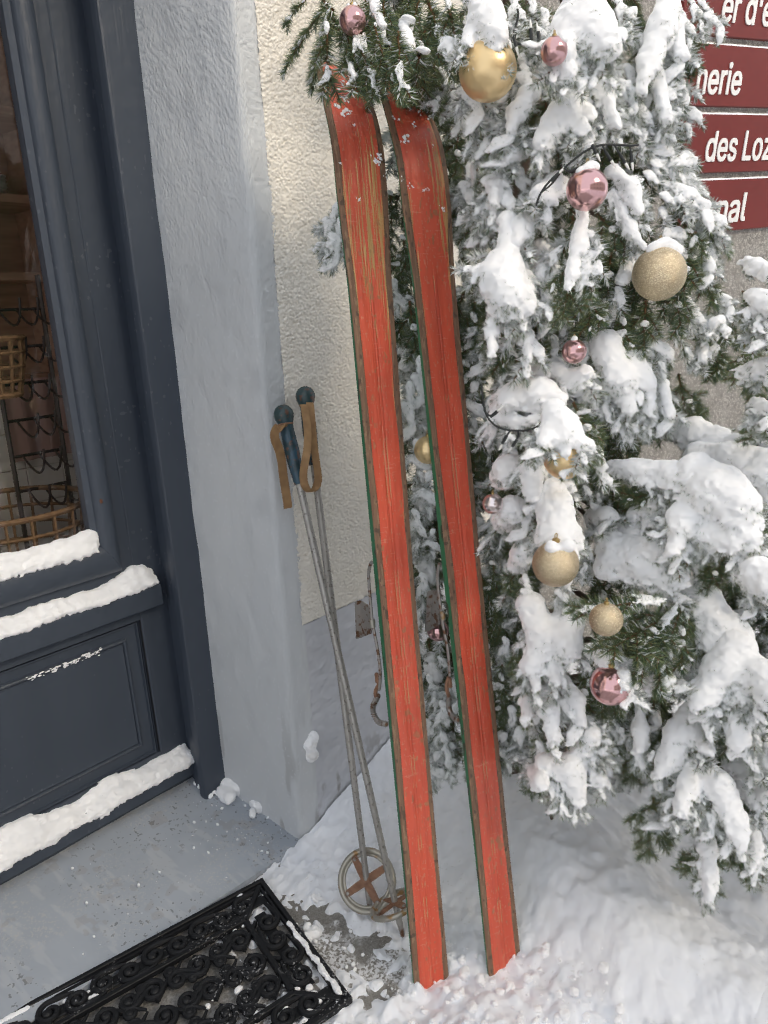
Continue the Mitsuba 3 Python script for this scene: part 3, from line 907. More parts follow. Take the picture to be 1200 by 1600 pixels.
def basket(cx, cy, z0, z1, r0, r1, label, rings=5, stakes=18, name='wicker_basket'):
    t = thing(name, label, 'basket')
    for i in range(rings):
        f_ = i / (rings - 1)
        a_ = np.linspace(0, 2 * np.pi, 33)
        rr = r0 + (r1 - r0) * math.sin(f_ * math.pi / 2)
        obj('hoop', tube(np.stack([cx + rr * np.cos(a_), cy + rr * np.sin(a_), np.full(33, z0 + (z1 - z0) * f_)], -1), 0.008 if i in (0, rings - 1) else 0.005, 6, False), 'mat_wicker', t)
    for i in range(stakes):
        a_ = 2 * np.pi * i / stakes
        f_ = np.linspace(0, 1, 6)
        rr = r0 + (r1 - r0) * np.sin(f_ * np.pi / 2)
        obj('stake', tube(np.stack([cx + rr * math.cos(a_), cy + rr * math.sin(a_), z0 + (z1 - z0) * f_], -1), 0.0045, 5), 'mat_wicker', t)
    return t


basket(0.86, 2.16, 0.70, 1.00, 0.17, 0.215, 'large open wicker basket just behind the bottom of the door glass', rings=7, stakes=22)
basket(0.90, 2.19, 1.30, 1.45, 0.06, 0.085, 'small wicker basket hanging at mid height behind the door glass', rings=5, stakes=14)
tag(obj('stool', cat([lathe([(0, .68), (.16, .68), (.165, .685), (.165, .695), (0, .697)], 28), tube([(0, 0, .09), (0, 0, .68)], .03, 10), lathe([(0, .09), (.14, .09), (.14, .11), (0, .115)], 24)]).apply_translation([0.86, 2.16, 0]), 'mat_inner_wood'), 'dark round wooden stand under the large basket inside the shop', 'stand')

# ---------------------------------------------------------------- the street's other side (seen in the glass and the baubles)
bsdf('mat_far_wall', type='diffuse', reflectance=mikit.proc(lambda p, n, uv: mix((0.40, 0.35, 0.30), (0.62, 0.56, 0.50), fbm(p.x * 1.5, p.y * 1.5, p.z * 2.5, 3))))
bsdf('mat_far_glass', type='principled', base_color=rgb(0.02, 0.022, 0.025), roughness=0.1)
fh = thing('stone_house', 'brown stone house on the other side of the snowy street', 'building')
obj('wall', box(-9, 14, -9.6, -9.0, -0.03, 6.2), 'mat_far_wall', fh, smooth=False)
rf = trimesh.Trimesh([(-9.4, -8.7, 6.1), (14.4, -8.7, 6.1), (14.4, -12, 9.0), (-9.4, -12, 9.0), (-9.4, -8.7, 6.0), (14.4, -8.7, 6.0)], [(0, 1, 2), (0, 2, 3), (4, 5, 1), (4, 1, 0)], process=False)
obj('roof', rf, 'mat_snow', fh, smooth=False)
for x0 in (-6.5, -3.2, 0.1, 3.4, 6.7, 10):
    for z0 in (0.9, 3.7):
        w = obj('window', box(x0, x0 + 1.1, -9.02, -8.97, z0, z0 + 1.5), 'mat_far_glass', fh, smooth=False)

# ---------------------------------------------------------------- pebbledash wall and the sign on it
SD = unit(ray(2890, 210))                       # the way the boards run
SDh = unit([SD[0], SD[1], 0])
Nw = np.array([SDh[1], -SDh[0], 0])             # towards the street
Pw = at(1150, 300, 3.55)
k = (YW - Pw[1]) / SDh[1]
A = Pw + SDh * k
A[2] = -0.03
gar = thing('pebbledash_wall', 'grey beige pebbledash wall carrying the red sign behind the right fir', 'wall')
L_ = 7.0
V = []
for d_ in (0, 0.25):
    for (u_, z_) in ((-0.4, 0), (L_, 0), (L_, 5.5), (-0.4, 5.5)):
        V.append(A + SDh * u_ - Nw * d_ + [0, 0, z_])
Fq = [(0, 1, 2), (0, 2, 3), (5, 4, 7), (5, 7, 6), (3, 2, 6), (3, 6, 7), (1, 5, 6), (1, 6, 2)]
obj('render_coat', trimesh.Trimesh(np.array(V), Fq, process=False), 'mat_pebbledash', gar, smooth=False)

sign = thing('direction_sign', 'stack of dark red sign boards with white slanted lettering on the wall', 'sign')
Os = at(1140, 180, 3.46)
VS = np.array([0, 0, 1.0]) - SD * SD[2]
VS = unit(VS)
NS = np.cross(SD, VS)
if NS @ (EYE - Os) < 0:
    NS = -NS


def on_sign(px, py):
    q = on_plane(px, py, Os, NS) - Os
    return q @ SD, q @ VS


def sbox(u0, u1, v0, v1, n0, n1):
    b_ = box(u0, u1, v0, v1, n0, n1, 0.0012)
    M = frame_matrix(Os, SD, VS, NS)
    b_.apply_transform(M)
    if np.linalg.det(M[:3, :3]) < 0:
        b_.invert()
    return b_


uL, uR = on_sign(1066, 180)[0], on_sign(1370, 180)[0]
rows = []
for ytop, ybot in ((-42, 57), (71, 166), (179, 268.5), (280.5, 360)):
    rows.append((on_sign(1140, ytop)[1], on_sign(1140, ybot)[1]))
obj('back_frame', sbox(uL + 0.01, uR - 0.01, rows[3][1] + 0.03, rows[0][0], -0.05, -0.022), 'mat_sign_back', sign, smooth=False)
TX = [("er d'é", 'e', (1124.5, 37), (1207, 37), 0), ('nerie', 'n', (1085, 145), (1158.5, 147.5), 1), ('des Loz', 'd', (1099, 251), (1205, 249), 2), ('nal', 'n', (1116, 347), (1166, 344.5), 3)]
for i, (v1, v0) in enumerate(rows):
    bd = obj('board', sbox(uL, uR, v0, v1, -0.02, 0.0), 'mat_sign', sign, smooth=False)
    # snow along the top edge
    if i:
        uu = np.linspace(uL + 0.02, uR - 0.02, 40)
        cc = np.array([np.r_[Os + SD * u_ + VS * (v1 + 0.001) - NS * 0.008, 0.0055 + 0.003 * mnoise(np.array([u_ * 30, i, 0.0]), 4)] for u_ in uu])
        obj('snow', tube(cc[:, :3], cc[:, 3], 7), 'mat_snow', bd)
    txt, _, pl, pr_, _ = TX[i]
    tm = meshkit.text_mesh(txt, 1.0, 0.03, bold=True)
    (u0, vb0), (u1, vb1) = on_sign(*pl), on_sign(*pr_)
    wx = tm.vertices[:, 0].max() - tm.vertices[:, 0].min()
    cap = {0: 0.118, 1: 0.118, 2: 0.118, 3: 0.118}[i]
    tv = tm.vertices.copy()
    tv[:, 0] -= tv[:, 0].min()
    vb = (vb0 + vb1) / 2
    hh = (rows[2][0] - rows[2][1]) * 0.50
    w_ = (u1 - u0) - 0.22 * hh * 0.7
    X = tv[:, 0] / wx * w_ + 0.22 * tv[:, 1] * hh
    M = frame_matrix(Os + SD * u0 + VS * vb, SD, VS, NS)
    m = trimesh.Trimesh(np.stack([X, tv[:, 1] * hh, 0.0015 + tv[:, 2] * 0.12], -1), tm.faces, process=False)
    m.apply_transform(M)
    if np.linalg.det(M[:3, :3]) < 0:
        m.invert()
    obj('lettering', m, 'mat_letter', bd, smooth=False)

# ================================================================ THE SKIS
S_DIR = unit([0.93, -0.37, 0.0])


def at_depth(px, py, zc):
    return EYE + ray(px, py) * (zc / FPX)


def make_ski(P0, ref, zc, bend_px, tip_len, seed, label):
    """a wooden ski standing on its tail, its red base to the street, the tip curving away"""
    A = unit(at_depth(*ref, zc) - P0)
    S = unit(S_DIR - A * (S_DIR @ A))
    N = np.cross(S, A)
    if N @ (EYE - P0) < 0:
        N = -N
    sb = (at_depth(*ref, zc) - P0) @ A + bend_px
    L = sb + tip_len
    ss = np.r_[np.linspace(0, sb, 70), np.linspace(sb, L, 46)[1:]]
    R = 0.30

    def centre(s):
        s = np.asarray(s, float)
        th = np.maximum(s - sb, 0) / R
        along = np.minimum(s, sb) + R * np.sin(th)
        back = R * (1 - np.cos(th))
        T_ = A[None] * np.cos(th)[:, None] - N[None] * np.sin(th)[:, None]
        N_ = N[None] * np.cos(th)[:, None] + A[None] * np.sin(th)[:, None]
        return P0 + A[None] * along[:, None] - N[None] * back[:, None], T_, N_

    def width(s):
        s = np.asarray(s, float)
        w = np.interp(s, [0, 0.3, 0.95, 1.55, sb - 0.05, L], [0.089, 0.084, 0.082, 0.095, 0.110, 0.112])
        t = np.clip((s - (L - 0.20)) / 0.20, 0, 1)
        return np.maximum(w * np.sqrt(np.maximum(1 - t ** 2.1, 0)), 0.002)

    def thick(s):
        return np.interp(s, [0, 0.25, 0.95, 1.5, sb, L], [0.009, 0.012, 0.024, 0.012, 0.008, 0.007])

    C, TT, NN = centre(ss)
    W, H = width(ss) / 2, thick(ss)
    ed = np.minimum(0.0125, W * 0.6)
    key = thing('wooden_ski', label, 'ski', 'old red wooden skis')

    def skin(cols, name, bs, uvs=True, sm=True):
        """cols: list of (across, out) arrays along the ski"""
        Pm = np.stack([C + S[None] * u[:, None] + NN * o[:, None] for u, o in cols], 1)
        m_ = grid_mesh(Pm)
        uv = np.stack([np.stack([u, ss], -1) for u, o in cols], 1).reshape(-1, 2)
        nf = m_.face_normals.mean(0)
        m_.uvsrc = uv
        return m_, uv

    wob = (mfbm(np.stack([ss * 9, ss * 0, ss * 0 + seed], -1), 3, 3) - 0.5) * 0.005
    wobr = (mfbm(np.stack([ss * 9, ss * 0 + 5, ss * 0 + seed], -1), 3, 4) - 0.5) * 0.007
    wi_l, wi_r = -(W - ed) + wob, (W - ed) + wobr
    z0 = np.zeros_like(W)
    gm_ = np.clip((L - 0.42 - ss) / 0.05, 0, 1)
    gd = -0.0022 * gm_
    us = [wi_l, wi_l * 0.55, z0 - 0.0050, z0 - 0.0034, z0 - 0.0020, z0 + 0.0020, z0 + 0.0034, z0 + 0.0050, wi_r * 0.55, wi_r]
    us = [np.clip(u, wi_l, wi_r) for u in us]
    os_ = [z0, z0, z0, gd, gd * 0.15, gd * 0.15, gd, z0, z0, z0]
    m_, uv = skin(list(zip(us, os_)), 'x', '')
    flip = np.cross(m_.vertices[len(us)] - m_.vertices[0], m_.vertices[1] - m_.vertices[0]) @ N < 0
    if flip:
        m_.invert()
    obj('running_base', m_, f'mat_ski_{seed}', key, True, uv=uv)
    for sgn, wi in ((-1, wi_l), (1, wi_r)):
        cols = [(wi, z0 - 0.0016), (wi, z0 - 0.0006), (sgn * (W - 0.001), z0 - 0.0006), (sgn * W, z0 - 0.0018), (sgn * W, z0 - 0.0040)]
        m_, uv = skin(cols, 'x', '')
        if (sgn < 0) != flip:
            m_.invert()
        m_ = m_ if sgn < 0 else m_
        k_ = obj('edge_strip', m_, 'mat_ski_edge', key, True, uv=uv + [sgn * 0.3, seed])
    labels[key + '__edge_strip'] = {'label': 'worn brown edge strip of the ski'}
    bow = 0.0
    cols = [(-W * 0.999, z0 - 0.0040), (-W * 0.997, -H + 0.001), (-W * 0.96, -H), (z0, -H - 0.002), (W * 0.96, -H), (W * 0.997, -H + 0.001), (W * 0.999, z0 - 0.0040)]
    m_, uv = skin(cols, 'x', '')
    # close tail with a face
    tail = np.array([C[0] + S * u[0] + NN[0] * o[0] for u, o in cols] + [C[0] + S * u + NN[0] * o for u, o in ((wi_r[0], 0), (wi_l[0], 0))])
    nv = len(m_.vertices)
    fc = [(nv, nv + i, nv + i + 1) for i in range(1, len(tail) - 1)]
    body = trimesh.Trimesh(np.vstack([m_.vertices, tail]), np.vstack([m_.faces, fc]), process=False)
    obj('top_body', body, 'mat_ski_green', key, 30)
    labels[key + '__top_body'] = {'label': 'green painted upper side of the ski'}

    def side(px, py, off=0.0):
        """a point on the sight line, in the plane through the ski's left edge"""
        return on_plane(px, py, P0 - S * (0.0415 + off), S)

    return key, side, A, S, N, P0


SK1 = make_ski(on_z(676, 1541, -0.002), (563, 250), 1.50, -0.01, 0.275, 1, 'left of the two worn red wooden skis, nearer the ski poles')
SK2 = make_ski(on_z(791, 1522, 0.012), (661, 250), 1.50, -0.04, 0.265, 2, 'right of the two worn red wooden skis, standing against the decorated fir')


def binding(sk, plate, cable, spring, clip, ring):
    key, side, A, S, N, P0 = sk
    pts = np.array([side(*p) for p in cable])
    obj('cable', tube(spline(pts, 60), 0.0036, 8), 'mat_old_steel', key)
    # side plate of the toe iron: bent sheet standing off the top side
    q = np.array([side(*p) for p in plate])          # outer top, outer bottom, inner bottom, inner top
    th = S * 0.0016
    V_ = np.vstack([q - th, q + th])
    m_ = trimesh.convex.convex_hull(V_)
    lip = trimesh.convex.convex_hull(np.vstack([q[:2] - th, q[:2] - S * 0.014, q[:2] - S * 0.014 + N * 0.002, q[:2] - th + N * 0.002]))
    obj('toe_iron', cat([m_, lip]), 'mat_old_steel', key, 20)
    c = side(*clip)
    obj('cable_clip', moved(trimesh.creation.cylinder(0.0062, 0.018, sections=14), align(c, A)), 'mat_ring', key)
    sp = spline(np.array([side(*p) for p in spring]), 260)
    t_ = np.gradient(sp, axis=0)
    t_ /= np.linalg.norm(t_, axis=1, keepdims=True)
    a_ = np.cross(t_, S)
    ph = np.linspace(0, 2 * np.pi * 24, 260)
    hel = sp + 0.0052 * (np.cos(ph)[:, None] * a_ + np.sin(ph)[:, None] * S[None])
    obj('spring', tube(hel, 0.0016, 5), 'mat_old_steel', key)
    obj('spring_core', tube(sp, 0.0036, 6), 'mat_rusty', key)
    r0, r1 = side(*ring[0]), side(*ring[1])
    obj('tension_hook', tube(spline([r0, (r0 + r1) / 2 - S * 0.006, r1], 12), 0.0045, 7), 'mat_rusty', key)
    obj('guide_lug', moved(box(-0.004, 0.004, -0.007, 0.007, -0.012, 0.012, 0.002), align(side(*ring[2]), A, S)), 'mat_rusty', key)


binding(SK1, [(563, 938), (565, 996), (580, 990), (579, 948)], [(581, 878), (576, 900), (578, 930), (582, 972), (589, 1010), (594, 1050), (592, 1078)],
        [(590, 1086), (585, 1098), (583, 1112), (588, 1124), (596, 1130), (604, 1132)], (582, 974), [(592, 1070), (589, 1090), (590, 1060)])
binding(SK2, [(676, 922), (672, 985), (688, 975), (685, 924)], [(687, 880), (684, 905), (688, 945), (693, 980), (699, 1010), (702, 1040), (703, 1056)],
        [(701, 1088), (701, 1100), (703, 1112), (708, 1120), (716, 1125)], (692, 962), [(702, 1058), (701, 1086), (702, 1066)])
# snow specks clinging to the tips
rs = np.random.default_rng(21)
for sk, spots, lab in ((SK1, [(533, 172, 9), (545, 176, 5), (540, 155, 7), (548, 148, 5), (528, 140, 6), (591, 248, 7), (593, 244, 6), (590, 255, 5), (560, 312, 4), (532, 255, 3), (553, 196, 3), (603, 276, 3), (538, 130, 6), (545, 160, 3)], 'snow specks stuck to the tip of the left red ski'),
                       (SK2, [(633, 216, 7), (632, 222, 5), (650, 160, 6), (660, 158, 5), (640, 170, 4), (655, 176, 4), (670, 182, 5), (666, 172, 4), (628, 280, 4), (642, 290, 4), (668, 296, 4), (662, 298, 3), (692, 325, 4), (694, 329, 3), (617, 185, 5), (645, 196, 4), (676, 228, 2), (635, 155, 6), (646, 150, 7), (662, 150, 6)], 'snow specks stuck to the tip of the right red ski')):
    key, side, A, S, N, P0 = sk
    ms = []
    for x, y, r in spots:
        for q in range(6):
            xx, yy = x + rs.normal(0, r * 0.55), y + rs.normal(0, r * 0.5)
            p = on_plane(xx, yy, P0, N)
            sa = (p - P0) @ A
            b0 = trimesh.creation.icosphere(2, r * 0.0004 * rs.uniform(0.5, 1.3))
            b0.vertices *= [1, 1, 0.5]
            b0.vertices += (mnoise(b0.vertices * 900 + q, 3)[:, None] - 0.5) * 0.0012
            M = align(p, N, A)
            # follow the bent tip
            ms.append((b0, M, sa))
    # drop each speck on the true surface by sight line
    base = scene[key + '__running_base']
    vb, fb = meshkit.WRITTEN[base['filename']][:2]
    tm = trimesh.Trimesh(vb, fb, process=False)
    outm = []
    from scipy.spatial import cKDTree
    tri = tm.triangles_center
    for b0, M, sa in ms:
        d_ = unit(M[:3, 3] - EYE)
        rel = tri - EYE
        off = np.linalg.norm(rel - (rel @ d_)[:, None] * d_, axis=1)
        i_ = np.argmin(off)
        if off[i_] > 0.03:
            continue
        n_ = tm.face_normals[i_]
        n_ = n_ if n_ @ (EYE - tri[i_]) > 0 else -n_
        tt_ = ((tri[i_] - EYE) @ n_) / (d_ @ n_)
        outm.append(moved(b0, align(EYE + d_ * tt_ + n_ * 0.0006, n_, A)))
    k_ = tag(obj('snow_specks', cat(outm), 'mat_snow', None, True), lab, 'snow')
    labels[k_]['kind'] = 'stuff'

# ================================================================ THE SKI POLES
HA = on_y(443, 647, YW - 0.035)
HB = on_y(477, 618, YW - 0.033)
TA = on_z(630, 1466, -0.005)
TB = on_z(580, 1432, -0.004)


def ring_basket(parent, c, n, xh, r=0.071):
    M = align(c, n, xh)
    a_ = np.linspace(0, 2 * np.pi, 57)
    loop = np.stack([r * np.cos(a_), r * np.sin(a_), a_ * 0], -1)
    obj('basket_ring', moved(tube(loop, 0.0072, 10, False), M), 'mat_ring', parent, True)
    inner = np.stack([(r - 0.010) * np.cos(a_), (r - 0.010) * np.sin(a_), a_ * 0 - 0.001], -1)
    obj('basket_rim', moved(tube(inner, 0.0042, 8, False), M), 'mat_ring', parent, True)
    for ang in (0.55, 2.12):
        bar = trimesh.creation.box((2 * r - 0.012, 0.0175, 0.0028))
        bar = bar.subdivide().subdivide()
        bar.vertices[:, 1] *= 0.62 + 0.55 * np.abs(np.cos(bar.vertices[:, 0] / r * 1.5)) ** 0.5
        bar.vertices[:, 2] += (0.003 if ang > 1 else 0.0) + 0.004 * np.cos(bar.vertices[:, 0] / r * 1.4)
        k_ = obj('strap_bar', moved(bar, M @ trimesh.transformations.rotation_matrix(ang, [0, 0, 1])), 'mat_rusty', parent, False)
        for rr in (-(r - 0.013), -0.020, 0.020, r - 0.013):
            p_ = np.array([rr * math.cos(ang), rr * math.sin(ang), 0.0045 + (0.003 if ang > 1 else 0)])
            s0 = trimesh.creation.icosphere(2, 0.0052)
            s0.vertices *= [1, 1, 0.45]
            obj('rivet', moved(s0, M @ trimesh.transformations.translation_matrix(p_)), 'mat_old_steel' if abs(rr) > .03 else 'mat_rusty', k_, True)


def make_pole(H, Tp, label):
    key = thing('ski_pole', label, 'ski pole', 'old ski poles')
    ax = unit(Tp - H)
    L = np.linalg.norm(Tp - H)
    g = lathe([(0.0, 0.021), (0.008, 0.0195), (0.015, 0.0155), (0.0205, 0.007), (0.0222, -0.001), (0.0208, -0.010), (0.0170, -0.019), (0.0152, -0.026), (0.0150, -0.036), (0.0160, -0.060), (0.0165, -0.085), (0.0150, -0.115), (0.0120, -0.150), (0.0112, -0.158), (0.0, -0.158)], 30)
    g.apply_scale(1.12)
    obj('grip', moved(g, align(H, -ax)), 'mat_grip', key, 40)
    n_ = 24
    f_ = np.linspace(0.150, L - 0.035, n_)
    obj('shaft', tube(H + ax * f_[:, None], np.interp(f_, [0.15, L * 0.5, L], [0.0092, 0.0095, 0.0075]), 16), 'mat_pole', key, 40)
    obj('tip', tube([H + ax * (L - 0.036), H + ax * (L - 0.006), H + ax * L], [0.0072, 0.0050, 0.0010], 12), 'mat_old_steel', key, 40)
    return key, ax, L


PA, axA, LA = make_pole(HA, TA, 'ski pole with dark blue grip and single hanging strap, crossing in front')
PB_, axB, LB = make_pole(HB, TB, 'ski pole with the higher grip and leather strap hanging in a loop')
# baskets
cB = on_plane(568, 1374, TB - axB * 0.075, unit(np.cross(axB, [0.3, 0.9, 0])) if False else unit(EYE - TB))
cB = TB - axB * ((TB - cB) @ axB)
vB = unit(EYE - cB)
ring_basket(PB_, cB + vB * 0.0, unit(vB * 0.93 - CX * 0.30 + CY * 0.05), CX)
cA = TA - axA * 0.085
vA = unit(EYE - cA)
long_ = unit(CX * 0.90 - CY * 0.42)
upv = unit(np.cross(long_, vA))
if upv @ CY > 0:
    upv = -upv
ring_basket(PA, cA, unit(vA * 0.40 + upv * 0.91), long_, 0.060)


def ribbon(path, wdir, width, thick=0.003):
    """leather strap: path points with the direction of its width"""
    p = spline(path, 44)
    dd = np.r_[0, np.cumsum(np.linalg.norm(np.diff(np.asarray(path), axis=0), axis=1))]
    w = np.stack([np.interp(np.linspace(0, dd[-1], 44), dd, np.asarray(wdir, float)[:, k]) for k in range(3)], -1)
    t = np.gradient(p, axis=0)
    t /= np.linalg.norm(t, axis=1, keepdims=True)
    w = w - t * (w * t).sum(1, keepdims=True)
    w /= np.linalg.norm(w, axis=1, keepdims=True)
    n = np.cross(t, w)
    c = [(-0.5, 0.5), (-0.42, 0.9), (0.42, 0.9), (0.5, 0.5), (0.5, -0.5), (0.42, -0.9), (-0.42, -0.9), (-0.5, -0.5), (-0.5, 0.5)]
    Pm = np.stack([p + w * a * width + n * b * thick / 2 for a, b in c], 1)
    m_ = grid_mesh(Pm)
    ends = []
    nv = len(m_.vertices)
    V_, F_ = [m_.vertices], [m_.faces]
    for e, row in ((0, Pm[0]), (1, Pm[-1])):
        V_.append(row)
        F_.append(np.array([(nv, nv + i, nv + i + 1) for i in range(1, 7)]))
        nv += len(row)
    return trimesh.Trimesh(np.vstack(V_), np.vstack(F_), process=False)


def yy(px, py, d):
    return on_y(px, py, YW - d)


obj('strap', ribbon([yy(442, 668, .052), yy(436, 667, .060), yy(431, 672, .058), yy(435, 700, .050), yy(443, 745, .040), yy(447, 770, .036), yy(450, 794, .034)],
                    [[1, -.3, .1]] * 2 + [[1, -.25, .08]] * 5, 0.0235), 'mat_leather', PA, 30)
wx_ = [1, -.35, .08]
obj('strap', ribbon([yy(484, 629, .060), yy(486, 645, .074), yy(490, 690, .088), yy(496, 735, .100), yy(496, 756, .106), yy(487, 768, .108), yy(477, 760, .112), yy(474, 742, .112), yy(478, 715, .104), yy(481, 680, .094), yy(478, 650, .076), yy(475, 632, .062)],
                    [wx_, wx_, wx_, wx_, [.85, -.6, .1], [.25, -1, .15], [.6, -.8, .1], [.9, -.5, .1], [.95, -.4, .1], wx_, wx_, wx_], 0.0195), 'mat_leather', PB_, 30)
for P_, H_, ax_ in ((PA, HA, axA), (PB_, HB, axB)):
    a_ = np.linspace(0, 2 * np.pi, 25)
    M = align(H_ + ax_ * 0.025, ax_)
    obj('collar', moved(tube(np.stack([0.0168 * np.cos(a_), 0.0168 * np.sin(a_), 0.002 * np.sin(a_)], -1), 0.0026, 7, False), M), 'mat_rusty', P_, True)

# ================================================================ THE DOOR MAT
mat = thing('door_mat', 'black openwork rubber door mat with scroll pattern and snow in its gaps', 'door mat')
MC = on_z(410, 1376, 0.010)
md = on_z(0, 1596, 0.010) - MC
mx = unit([md[0], md[1], 0])
mr = on_z(552, 1601, 0.010) - MC
my = unit(unit([mr[0], mr[1], 0]) + 0.9 * np.array([-mx[1], mx[0], 0]) * (1 if np.dot([-mx[1], mx[0], 0], mr) > 0 else -1))
ML, MH = 0.76, 0.46


def mp(a, b, z=0.0):
    return MC + mx * a + my * b + np.array([0, 0, z - 0.004 - 0.010 + 0.010])


def bar(a0, b0, a1, b1, w, z0, z1, bs='mat_rubber', name='bar'):
    d = unit(np.array([a1 - a0, b1 - b0]))
    n = np.array([-d[1], d[0]]) * w / 2
    cs = [(a0 + n[0], b0 + n[1]), (a1 + n[0], b1 + n[1]), (a1 - n[0], b1 - n[1]), (a0 - n[0], b0 - n[1])]
    e = 0.0016
    cs2 = [(a0 + n[0] * .8, b0 + n[1] * .8), (a1 + n[0] * .8, b1 + n[1] * .8), (a1 - n[0] * .8, b1 - n[1] * .8), (a0 - n[0] * .8, b0 - n[1] * .8)]
    V_ = [mp(*c, z0) for c in cs] + [mp(*c, z1 - e) for c in cs] + [mp(*c, z1) for c in cs2]
    return obj(name, trimesh.convex.convex_hull(np.array(V_)), bs, mat, 25)


ZT = 0.014
for (a0, b0, a1, b1) in ((0, 0.006, ML, 0.006), (0, MH - 0.006, ML, MH - 0.006), (0.006, 0.0121, 0.006, MH - 0.0121), (ML - 0.006, 0.0121, ML - 0.006, MH - 0.0121)):
    bar(a0, b0, a1, b1, 0.012, 0, ZT + 0.001, name='rim')
for (a0, b0, a1, b1) in ((0.0121, 0.018, ML - 0.0121, 0.018), (0.0121, MH - 0.018, ML - 0.0121, MH - 0.018), (0.018, 0.022, 0.018, MH - 0.022), (ML - 0.018, 0.022, ML - 0.018, MH - 0.022)):
    bar(a0, b0, a1, b1, 0.007, 0, ZT - 0.004, name='rim')
BI = 0.098
for (a0, b0, a1, b1) in ((BI, BI, ML - BI, BI), (BI, MH - BI, ML - BI, MH - BI), (BI, BI + .0071, BI, MH - BI - .0071), (ML - BI, BI + .0071, ML - BI, MH - BI - .0071)):
    bar(a0, b0, a1, b1, 0.013, 0, ZT, name='inner_frame')
for (a0, b0, a1, b1) in ((0.018, 0.018, BI, BI), (ML - 0.018, 0.018, ML - BI, BI), (0.018, MH - 0.018, BI, MH - BI), (ML - 0.018, MH - 0.018, ML - BI, MH - BI)):
    bar(a0, b0, a1, b1, 0.012, 0, ZT - 0.001, name='mitre_bar')


def scroll(ca, cb, R, a_start, turns, sgn, tail=None, w=0.0075, name='scroll'):
    t = np.linspace(0, 1, 44)
    r = R * (1 - 0.78 * t)
    an = a_start + sgn * turns * 2 * np.pi * t
    pts = [(ca + r_ * math.cos(x), cb + r_ * math.sin(x)) for r_, x in zip(r, an)]
    if tail is not None:
        p0 = np.array(pts[0])
        e = np.array([tail[0], tail[1]])
        tg = np.array([math.sin(a_start) * sgn, -math.cos(a_start) * sgn]) * R * 0.9
        tt_ = np.linspace(0, 1, 16)[:-1]
        bz = [(1 - q) ** 2 * e + 2 * q * (1 - q) * (p0 + tg) + q * q * p0 for q in tt_]
        pts = [tuple(b_) for b_ in bz] + pts
    P3 = np.array([mp(a, b, ZT - 0.0065) for a, b in pts])
    ww = np.interp(np.linspace(0, 1, len(P3)), [0, 0.15, 0.7, 1], [w * 0.5, w, w * 0.85, w * 0.6])
    m_ = tube(P3, ww, 8)
    m_.vertices[:, 2] = MC[2] - 0.004 + (m_.vertices[:, 2] - MC[2] + 0.004) * 1.0
    s0 = trimesh.creation.icosphere(2, w * 1.5)
    s0.vertices[:, 2] *= 0.8
    s0.apply_translation(P3[-1])
    obj(name, cat([m_, s0]), 'mat_rubber', mat, 40)


def border_run(a0, b0, a1, b1, n, inward):
    d = np.array([a1 - a0, b1 - b0]) / n
    an = math.atan2(d[1], d[0])
    for i in range(n):
        c = np.array([a0, b0]) + d * (i + 0.5)
        f = 1 if i % 2 else -1
        R = 0.028
        c2 = c + np.array(inward) * 0.004 * f
        tl = c2 - d * 0.95 + np.array(inward) * 0.020 * f
        scroll(c2[0], c2[1], R, an + math.pi / 2 * f * (1 if np.cross(d, inward) > 0 else -1), 1.25, -f * (1 if np.cross(d, inward) > 0 else -1), tl, 0.0076)


bm_ = 0.057
border_run(0.05, bm_, ML - 0.05, bm_, 11, (0, 1))
border_run(0.05, MH - bm_, ML - 0.05, MH - bm_, 11, (0, -1))
border_run(bm_, 0.105, bm_, MH - 0.10, 4, (1, 0))
border_run(ML - bm_, 0.105, ML - bm_, MH - 0.10, 4, (-1, 0))
for (a0, b0, a1, b1) in ((0.02, bm_, ML - 0.02, bm_), (0.02, MH - bm_, ML - 0.02, MH - bm_), (bm_, BI, bm_, MH - BI), (ML - bm_, BI, ML - bm_, MH - BI)):
    bar(a0, b0, a1, b1, 0.030, 0, 0.003, name='border_web')
fa, fb = BI + 0.01, BI + 0.01
nA, nB = 5, 3
dA, dB = (ML - 2 * fa) / nA, (MH - 2 * fb) / nB
for i in range(nA):
    for j in range(nB):
        ca, cb = fa + dA * (i + .5), fb + dB * (j + .5)
        s1 = 1 if (i + j) % 2 else -1
        scroll(ca - dA * .22, cb, dB * .34, math.pi / 2 * s1, 1.35, s1, (ca + dA * .35, cb - dB * .40 * s1), 0.0078)
        scroll(ca + dA * .24, cb + dB * .10 * s1, dB * .27, -math.pi / 2 * s1, 1.25, s1, (ca - dA * .30, cb + dB * .44 * s1), 0.0072)
        scroll(ca + dA * .30, cb - dB * .30 * s1, dB * .17, math.pi * .3 * s1, 1.1, -s1, (ca + dA * .02, cb - dB * .46 * s1), 0.0064)
        scroll(ca - dA * .02, cb + dB * .30 * s1, dB * .15, -math.pi * .4 * s1, 1.1, -s1, (ca + dA * .12, cb + dB * .05 * s1), 0.0060)
for i in range(nA + 1):
    for j in range(nB):
        bar(fa + dA * i - 0.03, fb + dB * (j + .5) + (.03 if (i + j) % 2 else -.03), fa + dA * i + 0.03, fb + dB * (j + .5) - (.03 if (i + j) % 2 else -.03), 0.009, 0.0, ZT - 0.003, name='cross_bar')
